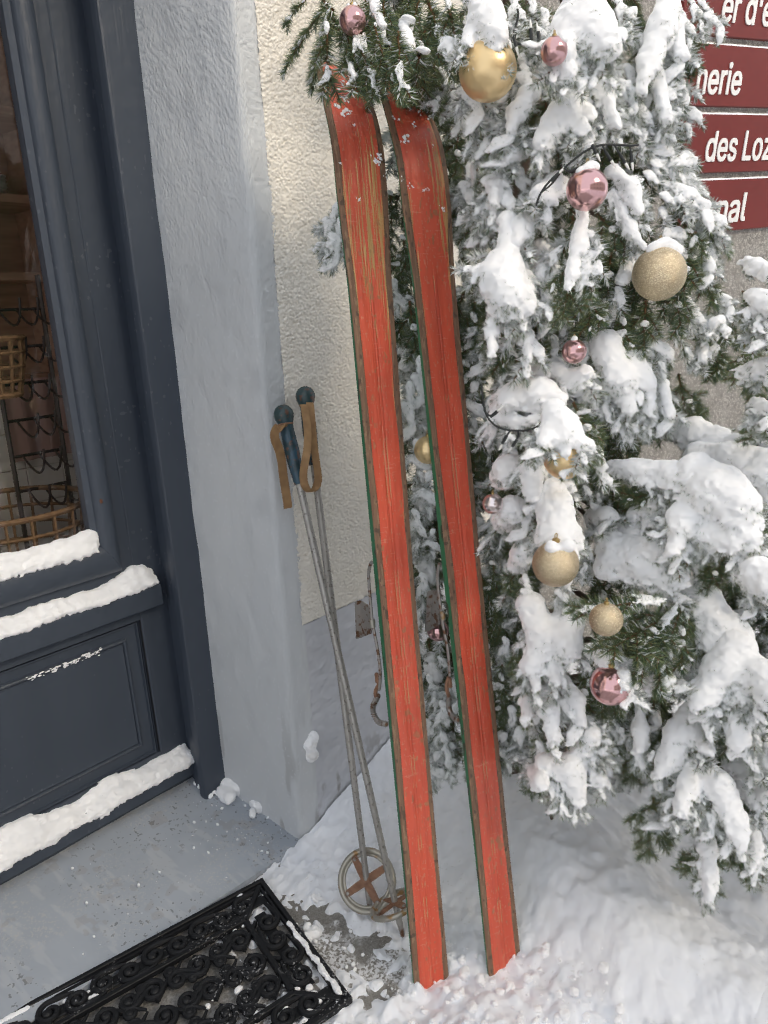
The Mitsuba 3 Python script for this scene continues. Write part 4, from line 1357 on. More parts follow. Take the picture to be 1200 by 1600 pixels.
# snow in the mat
rs = np.random.default_rng(8)
ms = []
for a, b, r in ((.17, .33, .018), (.15, .37, .016), (.20, .40, .018), (.10, .34, .010), (.29, .39, .012), (.34, .43, .014), (.43, .37, .010), (.12, .13, .006), (.105, .105, .007), (.13, .10, .006),
                (.06, .35, .015), (.08, .40, .018), (.05, .20, .007), (.47, .06, .012), (.52, .05, .010), (.19, .26, .010), (.26, .26, .008), (.155, .295, .012), (.55, .33, .010), (.35, .30, .006)):
    c_ = mp(a, b, 0.001)
    ch = [np.r_[c_ + np.array([rs.normal(0, r * .8), rs.normal(0, r * .8), rs.uniform(0, .003)]), r * rs.uniform(.35, .6)] for _ in range(5)]
    m_ = snow_lump([np.array([q]) for q in ch], h=0.0024, seed=int(a * 1000), rough=.35, smin=.006)
    m_.vertices[:, 2] = c_[2] + (m_.vertices[:, 2] - c_[2]) * 0.75
    ms.append(m_)
for (b0, b1) in ((.18, .43),):
    bb = np.linspace(b0, b1, 24)
    ms.append(snow_lump([np.array([np.r_[mp(.014 + .002 * math.sin(b_ * 90), b_, ZT - .004), .0035 + .004 * mnoise(np.array([b_ * 60, 0, 0.]), 2)] for b_ in bb])], h=.0022, seed=2, smin=.004))
aa = np.linspace(.60, .74, 14)
ms.append(snow_lump([np.array([np.r_[mp(a_, .012, ZT - .003), .0055] for a_ in aa])], h=.0022, seed=3, smin=.004))
obj('snow', cat(ms), 'mat_snow', mat, True)
labels[mat + '__snow'] = {'label': 'snow caught in the mat', 'kind': 'stuff'}

# ================================================================ SNOW CLODS
rs = np.random.default_rng(12)


def clod(px, py, r_px, seed, z=None, bs='mat_snow', label=None, cat_='snow clod', group=None):
    p = on_z(px, py, 0.0 if z is None else z)
    r = r_px * 1.75 / 1200
    r2 = np.random.default_rng(seed)
    ch = [np.array([np.r_[p + np.array([r2.normal(0, r * .62), r2.normal(0, r * .62), r2.uniform(.0, .42) * r]), r * r2.uniform(.22, .62)]]) for _ in range(13)]
    return snow_lump(ch, h=max(0.0020, r * .13), seed=seed, rough=.5, smin=.16 * r, fine=.0022)


for i, (x, y, r, z, lab) in enumerate([(315, 1224, 16, .075, 'small heap of snow against the foot of the dark door frame'), (364, 1238, 23, .068, 'lump of snow at the inner corner of the grey reveal and the doorstep'),
                                      (400, 1262, 17, .048, 'snow clod along the foot of the grey reveal, between two other clods'), (338, 1240, 11, .070, 'small snow clod between the heap at the door frame and the corner lump')]):
    tag(obj('snow_clod', clod(x, y, r, 40 + i, z), 'mat_snow', None, True), lab, 'snow')
for i, (x, y, r, lab) in enumerate([(153, 1313, 6, 'left of two small snow crumbs on the grey doorstep'), (168, 1328, 9, 'right of two small snow crumbs on the grey doorstep'), (494, 1404, 8, 'snow crumb on bare pavement just left of the round pole basket'),
                                    (487, 1463, 13, 'snow clod lying against the right edge of the black door mat'), (357, 1372, 10, 'patch of snow on the doorstep just above the mat corner')]):
    tag(obj('snow_crumb', clod(x, y, r, 60 + i, .022 if i < 2 else 0.0), 'mat_snow', None, True), lab, 'snow')
ms = []
for i in range(420):
    u_, v_ = rs.uniform(0, 1, 2)
    if i < 300:
        x, y = 440 + 260 * u_, 1350 + 250 * v_
        if y > 1375 + (x - 410) * 1.62:
            continue
    elif i < 360:
        x, y = 300 + 140 * u_, 1230 + 110 * v_
    else:
        x, y = 100 + 340 * u_, 1300 + 200 * v_
        if y > 1590 - 0.55 * x - 14:
            continue
    r = 0.0008 + 0.0045 * rs.uniform() ** 3
    p = on_z(x, y, -0.006 if y > 1340 + (440 - x) * .6 else 0.02)
    if i >= 300:
        zz_ = 0.004 + np.clip((p[1] - YW) / (YL - YW), 0, 1) * 0.084
        p = on_z(x, y, zz_)
    s0 = trimesh.creation.icosphere(1, r)
    s0.vertices *= rs.uniform(.6, 1.3, 3)
    s0.vertices += (rs.uniform(-1, 1, s0.vertices.shape)) * r * .18
    s0.apply_translation(p + [0, 0, r * .5])
    ms.append(s0)
for i in range(150):
    x, y = 640 + 330 * rs.uniform() ** 1.4, 1440 + 165 * rs.uniform() ** .7
    p = on_z(x, y, .02)
    zz_ = float(np.maximum(snow_height(np.array([[p[0]]]), np.array([[p[1]]])), -.01)[0, 0])
    p = on_z(x, y, zz_)
    r = 0.0025 + 0.0085 * rs.uniform() ** 3
    s0 = trimesh.creation.icosphere(2, r)
    s0.vertices *= rs.uniform(.7, 1.25, 3)
    s0.vertices *= 1 + (mnoise(s0.vertices / r * 1.3 + i, 3)[:, None] - .5) * .7
    s0.apply_translation([p[0], p[1], zz_ + r * .45])
    ms.append(s0)
k_ = tag(obj('snow_crumbs', cat(ms), 'mat_snow', None, False), 'tiny snow crumbs scattered over the pavement and doorstep', 'snow')
labels[k_]['kind'] = 'stuff'
# snow ball thrown against the plinth corner
p = on_y(484, 1168, YW - 0.004)
ch = [np.array([np.r_[p + [0, 0, .01], .020]]), np.array([np.r_[p + [0.012, 0, .022], .018]]), np.array([np.r_[p + [0.004, 0, -.022], .019]]), np.array([np.r_[p + [.016, .004, -.028], .014]])]
tag(obj('snow_clump', snow_lump(ch, h=.0026, seed=5, rough=.35), 'mat_dirty_snow', None, True), 'dirty clump of snow stuck to the grey plinth at the wall corner', 'snow')

# ================================================================ THE FIRS
def needle_mesh(bases, dirs, lens, wid, cb, ct):
    """one three-sided sliver per needle, coloured from its root to its tip"""
    n = len(bases)
    ref = np.where(np.abs(dirs[:, 2:]) < 0.9, [[0, 0, 1.0]], [[1.0, 0, 0]])
    a = np.cross(dirs, ref)
    a /= np.linalg.norm(a, axis=1, keepdims=True)
    b = np.cross(dirs, a)
    V_, C_ = [], []
    for k_ in range(3):
        t = 2 * np.pi * k_ / 3
        V_.append(bases + dirs * lens[:, None] * 0.10 + (a * math.cos(t) + b * math.sin(t)) * wid[:, None] * 0.62)
        C_.append(cb)
    V_.append(bases + dirs * lens[:, None])
    C_.append(ct)
    v = np.stack(V_, 1).reshape(-1, 3)
    c = np.stack(C_, 1).reshape(-1, 3)
    i = np.arange(n)[:, None] * 4
    f = np.stack([np.hstack([i + p, i + q, i + 3]) for p, q in ((0, 1), (1, 2), (2, 0))], 1).reshape(-1, 3)
    return v, f, c


GREENS = np.array([[0.092, 0.125, 0.052], [0.120, 0.148, 0.064], [0.078, 0.124, 0.078], [0.150, 0.160, 0.076], [0.058, 0.088, 0.052]])


def needles_on(tw, rng, dens, frost, length=0.0165, width=0.00125):
    """needles along the polyline tw (k, 3), tight and forward pointing, fewer below"""
    d = np.linalg.norm(np.diff(tw, axis=0), axis=1)
    cum = np.r_[0, np.cumsum(d)]
    n = max(8, int(cum[-1] * 100 * dens))
    s = rng.uniform(0.0, 1.0, n) * cum[-1]
    base = np.stack([np.interp(s, cum, tw[:, k_]) for k_ in range(3)], -1)
    tg = np.gradient(tw, axis=0)
    tg /= np.linalg.norm(tg, axis=1, keepdims=True) + 1e-12
    t = np.stack([np.interp(s, cum, tg[:, k_]) for k_ in range(3)], -1)
    t /= np.linalg.norm(t, axis=1, keepdims=True)
    up = np.array([0, 0, 1.0])
    a = np.cross(t, up)
    a /= np.linalg.norm(a, axis=1, keepdims=True) + 1e-9
    b = np.cross(a, t)
    ang = rng.normal(0, 1, n) * 0.75 + np.where(rng.uniform(size=n) < 0.5, 0.30, np.pi - 0.30)
    rad = a * np.cos(ang)[:, None] + b * np.sin(ang)[:, None]
    tip = np.clip((s / cum[-1] - 0.85) / 0.15, 0, 1)
    dr_ = rad * (1 - 0.55 * tip)[:, None] + t * (0.55 + 0.9 * tip)[:, None] + rng.normal(0, 0.12, (n, 3))
    dr_ /= np.linalg.norm(dr_, axis=1, keepdims=True)
    ln = length * rng.uniform(0.70, 1.12, n) * (1 - 0.25 * tip)
    g = GREENS[rng.integers(0, len(GREENS), n)] * rng.uniform(0.75, 1.3, (n, 1)) * (1.3 if frost < 0.3 else 1.0)
    upness = np.clip(dr_[:, 2] * 0.6 + 0.55, 0, 1)
    fr = rng.uniform(size=n) < frost * (0.45 + 0.75 * upness)
    white = np.array([0.80, 0.815, 0.83]) * rng.uniform(0.85, 1.05, (n, 1))
    tipw = (rng.uniform(size=n) < 0.40)[:, None]
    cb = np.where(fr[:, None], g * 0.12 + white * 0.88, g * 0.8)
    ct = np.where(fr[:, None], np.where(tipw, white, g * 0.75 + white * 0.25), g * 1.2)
    wd = width * np.where(fr, rng.uniform(1.3, 2.5, n), rng.uniform(0.85, 1.15, n))
    return needle_mesh(base, dr_, ln, wd, np.clip(cb, 0, .9), np.clip(ct, 0, .9))


def make_spray(kind, L, seed):
    """a flat fir spray along +x, upper face +z, drooping: returns twigs, needles (with colours), snow"""
    rng = np.random.default_rng(seed)
    n = 14
    t = np.linspace(0, 1, n)
    droop = rng.uniform(0.10, 0.22)
    bend = rng.normal(0, 0.07)
    axis = np.stack([L * t, bend * L * t ** 2, -droop * L * t ** 1.8], -1)
    twigs = [(axis, 1.0)]
    pitch = 0.021 if L > 0.12 else 0.026
    narrow = kind in 'np'
    if narrow:
        pitch *= 1.7
    k_, x = 0, 0.12 * L + 0.01
    while x < 0.90 * L:
        for sd in ((1, -1) if rng.uniform() < 0.45 else ((1,) if k_ % 2 else (-1,))):
            f = x / L
            ln = ((1 - f) ** 0.85 * 0.50 * L + 0.018) * rng.uniform(0.70, 1.1)
            ln = min(ln, 0.034 if narrow else 0.095)
            an = math.radians(rng.uniform(22, 40) if narrow else rng.uniform(36, 54)) * sd
            p0 = np.array([np.interp(f, t, axis[:, q]) for q in range(3)])
            u = np.linspace(0, 1, 8)
            tw = p0 + np.stack([ln * u * math.cos(an), ln * u * math.sin(an) * (1 - 0.18 * u), -(0.10 + 0.18 * rng.uniform()) * ln * u ** 1.6 - f * droop * ln * u + rng.normal(0, 0.05) * ln * u], -1)
            twigs.append((tw, 0.6))
            if ln > 0.055:
                for f2 in (0.35, 0.62):
                    s2 = rng.choice([-1, 1])
                    l2 = ln * 0.42 * rng.uniform(0.7, 1.1)
                    q0 = p0 + np.array([np.interp(f2, u, tw[:, q] - p0[q]) for q in range(3)])
                    a2 = an + s2 * math.radians(48)
                    u2 = np.linspace(0, 1, 6)
                    twigs.append((q0 + np.stack([l2 * u2 * math.cos(a2), l2 * u2 * math.sin(a2), -0.22 * l2 * u2 ** 1.5], -1), 0.5))
        x += pitch * rng.uniform(0.8, 1.25)
        k_ += 1
    frost = {'g': 0.05, 'n': 0.10, 'f': 0.74, 'p': 0.70}[kind]
    V_, F_, C_, o = [], [], [], 0
    for tw, _ in twigs:
        v, f, c = needles_on(tw, rng, {'g': 22, 'n': 24, 'f': 25, 'p': 27}[kind], frost * rng.uniform(0.7, 1.2), 0.0190 if kind in 'gn' else 0.0165)
        V_.append(v)
        F_.append(f + o)
        C_.append(c)
        o += len(v)
    needles = (np.vstack(V_), np.vstack(F_), np.vstack(C_))
    wood = cat([tube(tw[::2] if len(tw) > 8 else tw, np.linspace(0.0022 * w_ + 0.0005, 0.0009, len(tw[::2] if len(tw) > 8 else tw)), 4, False) for tw, w_ in twigs])
    chains = []
    thr = {'g': 0.74, 'n': 0.70, 'f': 0.42, 'p': 0.40}[kind]
    rad = {'g': 0.0050, 'n': 0.0054, 'f': 0.0078, 'p': 0.0070}[kind]
    for j, (tw, w_) in enumerate(twigs):
        m_ = max(5, int(np.linalg.norm(tw[-1] - tw[0]) / 0.0055))
        pp = np.stack([np.interp(np.linspace(0.0, 0.93, m_), np.linspace(0, 1, len(tw)), tw[:, q]) for q in range(3)], -1)
        nz = mnoise(pp / 0.030 + j * 0.7, seed)
        cur = []
        for i_, (p_, z_) in enumerate(zip(pp, nz)):
            if z_ > thr:
                q_ = (z_ - thr) / (1 - thr)
                end = 1 - 0.45 * max(i_ / (m_ - 1) - 0.6, 0) / 0.4
                r_ = rad * (0.40 + 0.75 * q_ + 0.30 * rng.uniform()) * end
                cur.append(np.r_[p_ + [0, rng.normal(0, 0.0022), 0.0030 + r_ * 0.20], r_])
            elif cur:
                chains.append(cur)
                cur = []
        if cur:
            chains.append(cur)
    if not chains:
        chains = [[np.r_[axis[6] + [0, 0, 0.004], 0.006]]]
    snow = snow_lump(chains, h=0.0023 if L > 0.2 else 0.0020, seed=seed, rough=0.30, smin=0.0030, fine=0.0027, zsq=2.1)
    return wood, needles, snow


SIZES = {'s': 0.095, 'm': 0.165, 'l': 0.265}
for kind in 'gfnp':
    for sz, L in SIZES.items():
        for sd in range(3 if (kind in 'fp' and sz != 's') else 2):
            wood, (nv, nf, nc), snow = make_spray(kind, L, 100 * ord(kind) + 10 * ord(sz) + sd)
            scene[f'spray_{kind}{sz}{sd}'] = {'type': 'shapegroup',
                                              'twigs': mikit.ply(wood, 'mat_twig', smooth=True),
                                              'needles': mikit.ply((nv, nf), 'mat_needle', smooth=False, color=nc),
                                              'snow': mikit.ply(snow, 'mat_snow', smooth=True)}

TREE_A = np.array([1.71, 1.03])


def ski_lane(px, py):
    """how far out a sight line meets the leaning skis (0 where it passes beside them)"""
    if py < (120 if px > 640 else 168) or py > 1540:
        return 0.0
    xl = np.interp(py, [150, 400, 760, 1540], [508, 540, 575, 640]) - 14
    xr = np.interp(py, [150, 400, 760, 1100, 1515], [690, 712, 741, 778, 818]) + 26
    if not xl < px < xr:
        return 0.0
    return float(np.interp(py, [120, 150, 250, 1540], [1.74, 1.69, 1.635, 1.43])) + 0.075


def to_px(p):
    q = np.asarray(p) - EYE
    z = q @ CZ
    return 600 + FPX * (q @ CX) / z, 800 + FPX * (q @ CY) / z


def at_t(px, py, D):
    return at(px, py, max(D, ski_lane(px, py)))


def surf(px, py, extra=0.0):
    """distance from the eye, along the ground, to the decorated fir's outer surface"""
    r = ray(px, py)
    d = r[:2] / np.hypot(r[0], r[1])
    z = 1.5 + 1.5 * r[2] / np.hypot(r[0], r[1])
    R = 0.60 - 0.05 * z + extra
    b = TREE_A @ d
    disc = R * R - (TREE_A @ TREE_A - b * b)
    return b - math.sqrt(disc) if disc > 0 else b - 0.04


rng_t = np.random.default_rng(77)
LIMIT = {}


def put_spray(tree, kind, p0, p1, roll=None, branch=None, sub=False):
    """one spray from p0 to p1; its upper face turned up and outwards"""
    need = 0.0
    for q, wd in ((p0, 8), (p0 * .5 + p1 * .5, 30), (p1, 20)):
        qx, qy = to_px(q)
        if qy > 172:
            need = max(need, max(ski_lane(qx - wd, qy), ski_lane(qx + wd, qy)) + .01 - math.hypot(q[0], q[1]))
    need = min(need, 0.16)
    if need > 0:
        vh = unit([(p0 + p1)[0], (p0 + p1)[1], 0])
        p0, p1 = p0 + vh * need, p1 + vh * need
    L = np.linalg.norm(p1 - p0)
    sz = min(SIZES, key=lambda q: abs(math.log(max(L, 0.02) / SIZES[q])))
    sc = float(np.clip(L / SIZES[sz], 0.72, 1.5))
    x = unit(p1 - p0)
    out = unit(EYE - (p0 + p1) / 2)
    hint = unit(np.array([0, 0, 1.0]) * 0.75 + out * 0.75 + rng_t.normal(0, 0.16, 3)) if roll is None else unit(roll)
    z = unit(hint - x * (hint @ x))
    y = np.cross(z, x)
    if rng_t.uniform() < 0.5:
        pass
    M = frame_matrix(p0, x * sc, y * sc, z * sc)
    nv_ = sum(1 for k_ in scene if k_.startswith(f'spray_{kind}{sz}'))
    key = numbered(f'{branch}__twig_spray' if branch else f'{tree}__branch')
    labels[key + '__snow'] = {'kind': 'stuff'}
    labels[key + '__needles'] = {'kind': 'stuff'}
    scene[key] = {'type': 'instance', 'to_world': T(M), 'shapegroup': {'type': 'ref', 'id': f'spray_{kind}{sz}{rng_t.integers(0, nv_)}'}}
    return key


def lump_needles(m_, n, seed, ln=0.009):
    """needle tips poking out of the lower edge of a snow load"""
    rng = np.random.default_rng(seed)
    nrm = m_.vertex_normals
    v = m_.vertices
    w = np.clip(0.30 - nrm[:, 2], 0, None) * (mnoise(v / 0.022, seed) > 0.48) + 0.004
    i = rng.choice(len(v), n, p=w / w.sum())
    d = nrm[i] * 0.75 + rng.normal(0, 0.38, (n, 3)) + [0, 0, -0.45]
    d /= np.linalg.norm(d, axis=1, keepdims=True)
    g = GREENS[rng.integers(0, len(GREENS), n)] * rng.uniform(0.6, 1.1, (n, 1))
    wh = (rng.uniform(size=n) < 0.35)[:, None]
    return needle_mesh(v[i] - nrm[i] * 0.003, d, ln * rng.uniform(0.6, 1.4, n), np.where(wh[:, 0], 0.0018, 0.0012), np.where(wh, 0.8, g), np.where(wh, 0.5 + g, g * 1.1))


def loaded(tree, strokes, d=0.0, dist=None, spray='f', seed=0, h=0.0036, poke=1.0, tilt=0.05, fine=0.0022, rag=0.0050):
    """a branch pressed down by snow, drawn by its measured spine(s): a spray under each spine and one snow load over all"""
    chains = []
    key = numbered(f'{tree}__branch')
    labels[key] = {}
    for st in strokes:
        ch = []
        n = len(st)
        for i, (x, y, r) in enumerate(st):
            D = (dist if dist is not None else surf(x, y)) + d
            D -= tilt * (i / max(n - 1, 1) - 0.5)
            ln_ = max(ski_lane(x + r, y), ski_lane(x - r, y))
            p = at(x, y, max(D, ln_ + .05 if ln_ else 0))
            if ln_:
                r = r * .85
            zc = (p - EYE) @ CZ
            ch.append(np.r_[p, r * zc / FPX])
        chains.append(ch)
        if spray and n > 1:
            a, b = np.array(ch[0][:3]), np.array(ch[-1][:3])
            ext = unit(b - a)
            rm = max(c_[3] for c_ in ch)
            low = np.array([0, 0, -0.35 * rm])
            put_spray(tree, spray, a - ext * 0.01 + low, b + ext * (ch[-1][3] + 0.018) + low, branch=key)
            if rm > 0.022:
                side = unit(np.cross(ext, EYE - a))
                mid = (a + b) / 2
                for sg in (-1, 1):
                    put_spray(tree, spray, a * .6 + b * .4 + low, mid + ext * 0.3 * np.linalg.norm(b - a) + side * sg * (rm + 0.015) + low * 1.5, branch=key)
    mx_, my_ = np.mean([q[:2] for st in strokes for q in st], axis=0)
    Dm = (dist if dist is not None else surf(mx_, my_)) + d
    for k2 in range(2 if dist is None else 1):
        ax_, ay_ = mx_ + rng_t.uniform(-28, 28), my_ + rng_t.uniform(-55, -15)
        bx_, by_ = ax_ + rng_t.uniform(-45, 45), ay_ + rng_t.uniform(70, 120)
        if min(ax_ - np.interp(ay_, [150, 400, 760, 1540], [508, 540, 575, 640]), bx_ - np.interp(by_, [150, 400, 760, 1540], [508, 540, 575, 640])) < 45 or (by_ < 560 and bx_ > 1075):
            continue
        qa, qb = at_t(ax_, ay_, Dm + .13), at_t(bx_, by_, Dm + .10)
        if qa[1] < YW - .03 and qb[1] < YW - .03 and qb[2] > .2:
            put_spray(tree, 'g', qa, qb, branch=key)
    m_ = snow_lump(chains, h=h, seed=seed, rough=0.26, smin=0.015, fine=fine, rag=rag)
    lab_ = trimesh.graph.connected_component_labels(m_.face_adjacency, node_count=len(m_.faces))
    if lab_.max() > 0:
        for q in range(lab_.max() + 1):
            if (lab_ == q).sum() > 60:
                obj('snow_load', m_.submesh([np.nonzero(lab_ == q)[0]], append=True), 'mat_snow', key, True)
    else:
        obj('snow_load', m_, 'mat_snow', key, True)
    n = int(min(2200, poke * 110 * sum(sum(c_[3] for c_ in ch) for ch in chains) / 0.02))
    if n > 10:
        v, f, c = lump_needles(m_, n, seed)
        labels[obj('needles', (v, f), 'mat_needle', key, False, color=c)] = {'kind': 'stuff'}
    del labels[key]
    return key


fir = thing('fir_tree', 'snow covered fir hung with gold and pink baubles behind the skis', 'tree')
# trunk
pts = np.array([[TREE_A[0], TREE_A[1], -0.05], [TREE_A[0] + .01, TREE_A[1], 0.8], [TREE_A[0], TREE_A[1] + .01, 1.7], [TREE_A[0] - .01, TREE_A[1], 3.2]])
obj('trunk', tube(spline(pts, 30), np.linspace(0.055, 0.02, 30), 12), 'mat_bark', fir, 40)

# --- snow loaded branches of the decorated fir: spines (x, y, half width) measured in the photograph
LOADS = [
    ([[(632, 35, 8), (636, 75, 9), (640, 122, 6)]], -.13), ([[(686, 45, 6), (700, 70, 9), (706, 84, 6)]], -.06), ([[(583, 0, 9), (598, 42, 6)]], -.08), ([[(541, 84, 4), (553, 120, 4)]], -.15),
    ([[(748, -8, 24), (762, 30, 26), (775, 58, 20)], [(742, 30, 14), (732, 68, 10)]], -.10),
    ([[(905, 8, 26), (918, 50, 40), (940, 70, 28)], [(893, 35, 30), (876, 78, 20)], [(905, 95, 18), (890, 115, 12)]], -.12),
    ([[(920, 108, 11), (945, 150, 13), (962, 190, 8)]], -.04), ([[(1045, -8, 18), (1032, 50, 20), (1012, 105, 15), (1000, 145, 8)]], -.02), ([[(1058, 40, 13), (1066, 90, 10)]], .0), ([[(1025, 118, 13), (1040, 185, 10)]], -.01),
    ([[(888, 160, 20), (876, 185, 25), (850, 222, 14)], [(900, 170, 12), (905, 200, 12)]], -.06), ([[(825, 150, 18), (808, 175, 14), (800, 205, 9)]], -.04), ([[(915, 165, 12), (918, 185, 12)]], -.05), ([[(912, 205, 12), (915, 225, 12)]], -.05),
    ([[(820, 232, 14), (795, 245, 14)], [(800, 265, 12), (775, 290, 12), (770, 320, 8)]], -.02), ([[(765, 290, 12), (775, 350, 12)]], .0), ([[(725, 285, 15), (715, 330, 16)]], .02), ([[(705, 215, 10), (700, 245, 10)]], .03),
    ([[(958, 268, 12), (985, 300, 14), (1000, 330, 8)]], -.05), ([[(870, 280, 12), (842, 302, 12)], [(885, 290, 9), (860, 315, 9)]], -.05),
    ([[(825, 335, 14), (815, 365, 18), (808, 380, 12)]], -.06), ([[(790, 345, 14), (795, 385, 14), (785, 430, 34), (795, 465, 34)], [(765, 440, 24), (760, 475, 18)], [(815, 440, 22), (820, 480, 12)]], -.08),
    ([[(768, 492, 7), (769, 520, 9), (768, 552, 6)]], -.09), ([[(818, 495, 7), (824, 530, 9), (826, 562, 6)]], -.07), ([[(742, 485, 7), (730, 500, 6)]], -.05), ([[(845, 395, 20), (852, 430, 18)]], -.01), ([[(855, 455, 14), (862, 490, 12)]], .0),
    ([[(911, 332, 10), (903, 390, 13), (888, 450, 6)]], -.10), ([[(960, 305, 8), (985, 360, 9), (1004, 385, 6)]], -.06),
    ([[(1090, 335, 10), (1120, 350, 14)]], -.02), ([[(1040, 288, 7), (1075, 305, 9), (1105, 320, 6)]], -.03), ([[(985, 400, 12), (972, 440, 9)]], -.01), ([[(1095, 392, 9), (1110, 420, 9)]], -.02), ([[(1130, 500, 10), (1116, 505, 9)]], -.03), ([[(1098, 540, 8), (1099, 562, 8)]], -.02), ([[(1110, 455, 8), (1135, 470, 8)]], -.02),
    ([[(868, 575, 16), (900, 600, 18), (915, 585, 14)]], -.02), ([[(830, 555, 12), (845, 590, 14)]], .01), ([[(945, 540, 24), (965, 590, 24), (985, 640, 12)], [(985, 560, 18), (1005, 600, 14), (1015, 650, 7)]], -.02), ([[(1035, 600, 10), (1048, 650, 7)]], -.02), ([[(930, 665, 8), (918, 690, 8)]], .0),
    ([[(770, 632, 18), (800, 622, 22), (845, 618, 22), (870, 625, 16)], [(775, 650, 12), (805, 662, 10), (845, 658, 10)]], -.05),
    ([[(865, 640, 16), (880, 680, 22), (886, 712, 10)], [(858, 660, 12), (850, 695, 9)], [(893, 660, 13), (910, 695, 9)]], -.165),
    ([[(905, 680, 9), (925, 705, 10), (942, 728, 8)]], -.03), ([[(835, 690, 18), (833, 735, 18), (832, 770, 14)]], -.06), ([[(800, 735, 24), (778, 752, 20), (770, 765, 12)]], -.03), ([[(748, 680, 16), (752, 715, 14)]], .0), ([[(752, 705, 7), (745, 745, 7)]], .0), ([[(800, 795, 22), (778, 825, 17), (760, 850, 10)]], -.03),
    ([[(866, 765, 18), (868, 800, 30), (872, 840, 33), (878, 868, 24)]], -.10), ([[(905, 735, 12), (888, 760, 12)]], -.03), ([[(820, 860, 18), (800, 900, 18), (790, 940, 10)]], -.01), ([[(760, 905, 20), (770, 935, 16)]], .03), ([[(735, 560, 18), (740, 600, 12)]], .02), ([[(728, 505, 12), (735, 535, 14)]], .02),
    # lower left, behind and right of the second ski
    ([[(830, 950, 22), (850, 1000, 26), (830, 1040, 20)], [(890, 960, 26), (880, 1010, 24)]], .0), ([[(790, 985, 16), (800, 1020, 14)]], .02), ([[(860, 1030, 10), (868, 1065, 8)]], -.04), ([[(835, 1045, 8), (838, 1075, 7)]], -.04),
    ([[(790, 1075, 14), (805, 1100, 10)]], .0), ([[(825, 1095, 12), (822, 1125, 9)]], -.03), ([[(848, 1080, 12), (856, 1110, 14), (868, 1155, 12)]], -.05), ([[(880, 1065, 11), (900, 1095, 11), (908, 1130, 8)]], -.03),
    ([[(815, 1165, 16), (830, 1190, 18), (845, 1225, 12)], [(855, 1190, 18), (890, 1200, 22), (905, 1250, 12)], [(905, 1180, 18), (925, 1150, 16)], [(925, 1195, 16), (938, 1220, 10)]], -.03),
    ([[(1000, 1105, 8), (1001, 1140, 11), (1000, 1172, 9)]], -.05), ([[(1020, 1110, 9), (1025, 1128, 8)]], .0), ([[(785, 1120, 10), (795, 1160, 8)]], .03),
    # between the skis
    ([[(655, 640, 16), (660, 690, 14)]], .07), ([[(690, 610, 10), (695, 560, 8)]], .09), ([[(655, 760, 12), (668, 800, 10)]], .07), ([[(665, 880, 18), (672, 905, 15)]], .05), ([[(672, 1030, 14), (680, 1055, 14)]], .06), ([[(640, 520, 12), (636, 570, 12)]], .08), ([[(690, 1095, 10), (684, 1120, 9)]], .06), ([[(675, 1165, 12), (700, 1185, 10)]], .06), ([[(640, 820, 10), (650, 850, 8)]], .08),
    ([[(520, 345, 7), (517, 385, 7)]], .06),
]
for i, (st, d) in enumerate(LOADS):
    loaded(fir, st, d, seed=200 + i, poke=1.5, fine=0.0027, rag=0.0065, spray='n' if i < 4 else ('p' if i % 3 == 1 else 'f'), h=0.0034)

# --- sprays (x0, y0 -> x1, y1, depth) : green ones first, then frosted ones
GREEN = [(512, 8, 436, 88, -.10), (520, 14, 462, 128, -.12), (478, 0, 446, 30, -.08), (512, 40, 508, 148, -.17), (535, 30, 556, 112, -.15), (552, 50, 592, 132, -.15), (585, 40, 612, 146, -.16), (622, 50, 630, 138, -.17), (560, 10, 575, 90, -.12), (505, 0, 540, 75, -.10), (600, 0, 600, 70, -.10),
         (655, 85, 642, 140, -.17), (668, 0, 700, 75, -.04), (655, 0, 640, 60, -.08), (700, 5, 720, 90, -.06),
         (903, 395, 872, 505, -.11), (925, 425, 915, 520, -.06), (905, 440, 945, 505, -.05), (930, 330, 985, 395, -.04), (955, 395, 945, 470, .0), (975, 480, 970, 560, .0), (1010, 470, 1000, 550, -.01), (1055, 440, 1062, 520, -.03), (1075, 385, 1062, 465, -.04), (1085, 400, 1120, 480, -.03), (1100, 360, 1150, 392, -.03), (1065, 345, 1105, 400, -.04),
         (1038, 940, 908, 938, -.20), (1060, 955, 940, 1010, -.17), (1065, 950, 1010, 1075, -.18), (1070, 955, 1105, 1035, -.17), (1060, 945, 985, 1050, -.19), (1068, 960, 1060, 1050, -.16),
         (780, 480, 760, 530, -.04), (745, 130, 735, 60, .0), (720, 395, 735, 450, .0), (735, 330, 742, 400, .01), (810, 480, 800, 560, -.02), (835, 500, 842, 560, -.02), (955, 1060, 975, 1190, -.01), (920, 1040, 900, 1130, .0), (985, 1120, 1010, 1210, .0), (785, 1040, 780, 1110, .03), (955, 210, 900, 170, .02)]
DARK = [(650, 20, 668, 130, .06), (672, 40, 690, 150, .05), (690, 90, 700, 200, .07), (655, 110, 668, 215, .10), (705, 130, 722, 230, .06), (670, 150, 690, 260, .11), (720, 20, 735, 120, .05), (660, 200, 655, 300, .12), (690, 230, 700, 330, .11), (735, 60, 745, 150, .05),
        (860, 330, 880, 440, .06), (830, 340, 845, 450, .06), (985, 240, 1000, 340, .05), (1000, 1020, 1020, 1120, .08), (1020, 1060, 1030, 1150, .12), (960, 640, 975, 740, .06), (925, 620, 935, 720, .06), (1010, 1040, 1045, 1110, .06)]
